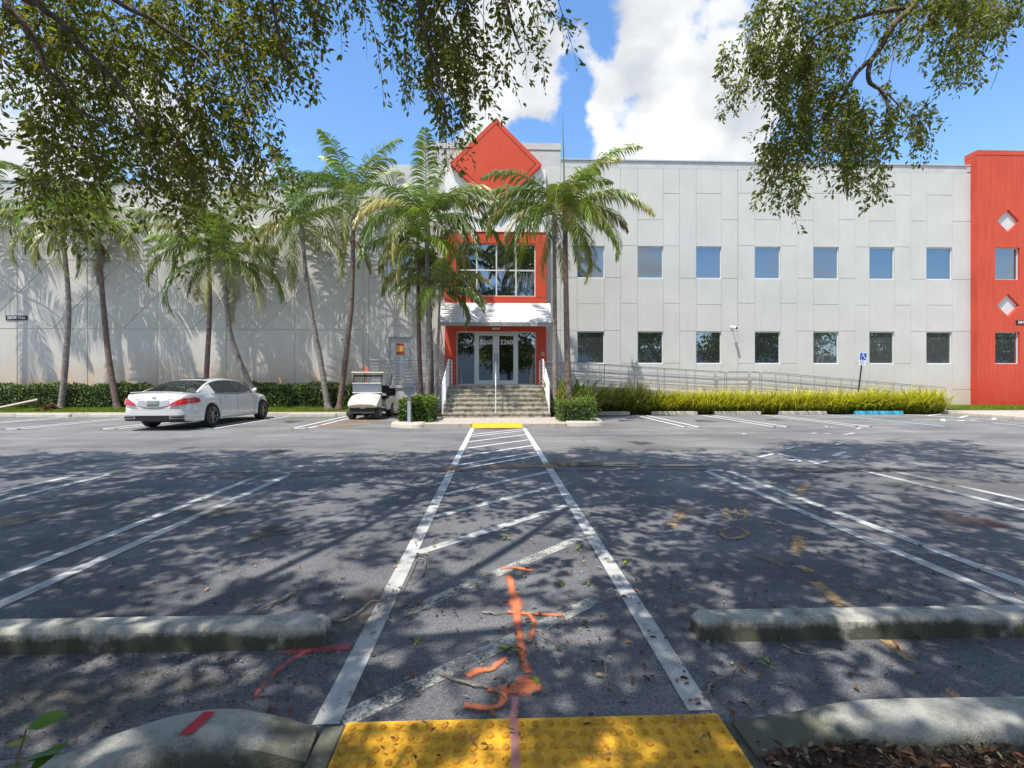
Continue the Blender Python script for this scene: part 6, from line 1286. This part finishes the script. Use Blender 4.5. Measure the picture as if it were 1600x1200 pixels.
# ============================================================ GOLF CART
def cart(loc, rz=0):
    t = empty('golf_cart', loc, 'cream golf cart with a roof and folded windshield parked facing the camera', 'golf cart', rz=rz)
    CRM = mat('cart_cream', (.72, .66, .52), .35, coat=.5, var=.05, vscale=4); BLK = mat('cart_black', (.02, .02, .022), .6); TY = mat('cart_tyre', (.055, .055, .058), .85); PL_ = mat('cart_plastic', (.05, .05, .055), .7)
    def B(nm, m, f, **k): mb = MB(); f(mb); return mb.build(nm, m, t, world=False, **k)
    def cowl(mb):
        st_ = [(-1.16, .46, .50, .50), (-1.20, .50, .56, .50), (-1.17, .47, .64, .52), (-1.0, .44, .76, .53), (-.8, .42, .87, .52), (-.62, .42, .93, .50), (-.50, .42, .94, .50)]
        vs = []; N = 9
        for y, zb, zt_, w_ in st_: vs += [(-w_, y, zb)]+[(-w_+2*w_*i/(N-1), y-(.05*math.sin(math.pi*i/(N-1)) if y < -.7 else 0), zt_-.06*abs(2*i/(N-1)-1)**3) for i in range(N)]+[(w_, y, zb)]
        K = N+2; mb.add(vs, [(i*K+j, i*K+(j+1) % K, (i+1)*K+(j+1) % K, (i+1)*K+j) for i in range(len(st_)-1) for j in range(K)]+[tuple(range(K)), tuple(range((len(st_)-1)*K, len(st_)*K))])
    B('front_cowl', CRM, cowl, smooth=True)
    B('bumper', PL_, lambda mb: (mb.box(-.44, .44, -1.19, -1.05, .22, .30), mb.add([(-.50, -1.14, .50), (.50, -1.14, .50), (.40, -1.10, .30), (-.40, -1.10, .30), (-.50, -.7, .50), (.50, -.7, .50), (.40, -.7, .30), (-.40, -.7, .30)], [(0, 1, 2, 3), (4, 7, 6, 5), (0, 4, 5, 1), (3, 2, 6, 7), (0, 3, 7, 4), (1, 5, 6, 2)])), bevel=.015)
    B('badge', BLK, lambda mb: mb.box(-.12, .13, -1.226, -1.20, .575, .635)); B('name_plate', mat('plate_pale', (.6, .6, .62), .5), lambda mb: mb.box(-.08, .10, -1.162, -1.145, .41, .45))
    B('headlight', mat('lamp_glass', (.55, .55, .52), .2), lambda mb: (mb.box(-.43, -.32, -1.215, -1.18, .50, .54), mb.box(.32, .43, -1.215, -1.18, .50, .54))) if False else None
    B('floor', PL_, lambda mb: mb.box(-.55, .55, -.75, .35, .30, .36)); B('dashboard', PL_, lambda mb: mb.box(-.50, .50, -.56, -.42, .72, .93), bevel=.02)
    def rearb(mb):
        for s in (-1, 1): mb.prism([(-.05, .30), (-.10, .55), (.05, .72), (.55, .74), (1.10, .66), (1.15, .42), (1.06, .40), (.98, .50), (.80, .545), (.62, .50), (.54, .36), (.50, .30)], s*.58, s*.50, 'x')
        mb.box(-.50, .50, .05, 1.1, .40, .70)
    B('rear_body', CRM, rearb, bevel=.012)
    B('seat', BLK, lambda mb: mb.box(-.52, .52, -.05, .46, .70, .82), bevel=.03); B('backrest', BLK, lambda mb: (mb.box(-.52, -.02, .44, .54, .92, 1.22), mb.box(.02, .52, .44, .54, .92, 1.22)), bevel=.03)
    B('armrest', BLK, lambda mb: (mb.tube([(.57, .42, .78), (.60, .40, .98), (.60, .05, 1.0), (.57, .02, .78)], .022, 8), mb.tube([(-.57, .42, .78), (-.60, .40, .98), (-.60, .05, 1.0), (-.57, .02, .78)], .022, 8)), smooth=True)
    B('rear_bag', BLK, lambda mb: mb.box(.30, .66, .86, 1.04, .80, 1.10), bevel=.03)
    B('roof', CRM, lambda mb: mb.box(-.60, .62, -.62, 1.0, 1.66, 1.725), bevel=.025)
    B('roof_struts', BLK, lambda mb: [mb.tube(p, .017, 8) for s in (-1, 1) for p in ([(s*.50, -.58, .9), (s*.52, -.50, 1.66)], [(s*.50, .48, .74), (s*.50, .52, 1.15), (s*.52, .80, 1.32), (s*.54, .86, 1.66)])]+[mb.box(-.52, .52, -.53, -.50, 1.54, 1.60)], smooth=True)
    B('windshield', glassmat('cart_screen', (.85, .90, .95), (.16, .19, .23), .28, .12), lambda mb: mb.add([(-.53, -.60, .95), (.53, -.60, .95), (.52, -.645, 1.30), (-.52, -.645, 1.30), (-.53, -.59, .95), (.53, -.59, .95), (.52, -.635, 1.30), (-.52, -.635, 1.30)], [(0, 1, 2, 3), (4, 7, 6, 5), (0, 4, 5, 1), (3, 2, 6, 7), (0, 3, 7, 4), (1, 5, 6, 2)]))
    B('windshield_frame', mat('cart_frame_pale', (.55, .56, .57), .4), lambda mb: (mb.tube([(-.54, -.605, .95), (.54, -.605, .95)], .016, 6), mb.tube([(-.53, -.65, 1.30), (.53, -.65, 1.30)], .014, 6)))
    B('steering_wheel', BLK, lambda mb: (mb.tube([(.26+.17*math.cos(i*math.pi/8)*-1, -.30+.08*math.sin(i*math.pi/8), 1.02+.14*math.sin(i*math.pi/8)) for i in range(17)], .014, 6), mb.tube([(-.2+.46, -.30, 1.02), (.26, -.48, .86)], .02, 6)), smooth=True)
    for y in (-.85, .80):
        for s in (-1, 1):
            N = 28; cx_ = s*.46; vs = []; prof = [(.11, -.10), (.205, -.105), (.226, -.075), (.23, 0), (.226, .075), (.205, .105), (.11, .10)]; P_ = len(prof); w_ = MB()
            for i in range(N): th = 2*math.pi*i/N; vs += [(cx_+s*b, y+r_*math.cos(th), .23+r_*math.sin(th)) for r_, b in prof]
            w_.add(vs, [(i*P_+j, ((i+1) % N)*P_+j, ((i+1) % N)*P_+j+1, i*P_+j+1) for i in range(N) for j in range(P_-1)]); o = w_.build('wheel', TY, t, smooth=True, world=False)
            h_ = MB(); h_.cyl((cx_+s*.06, y, .23), .112, .06, 'x', 20); h_.cyl((cx_+s*.10, y, .23), .04, .04, 'x', 12); h_.build('hub', mat('hub_pale', (.45, .44, .42), .4, .4), o, world=False)
    B('axles', BLK, lambda mb: (mb.tube([(-.42, -.85, .23), (.42, -.85, .23)], .03, 8), mb.tube([(-.42, .8, .23), (.42, .8, .23)], .04, 8), mb.box(-.3, .3, -1.0, 1.0, .24, .30)))
    return t
cart((-4.66, 18.55, 0.006), R(-2))
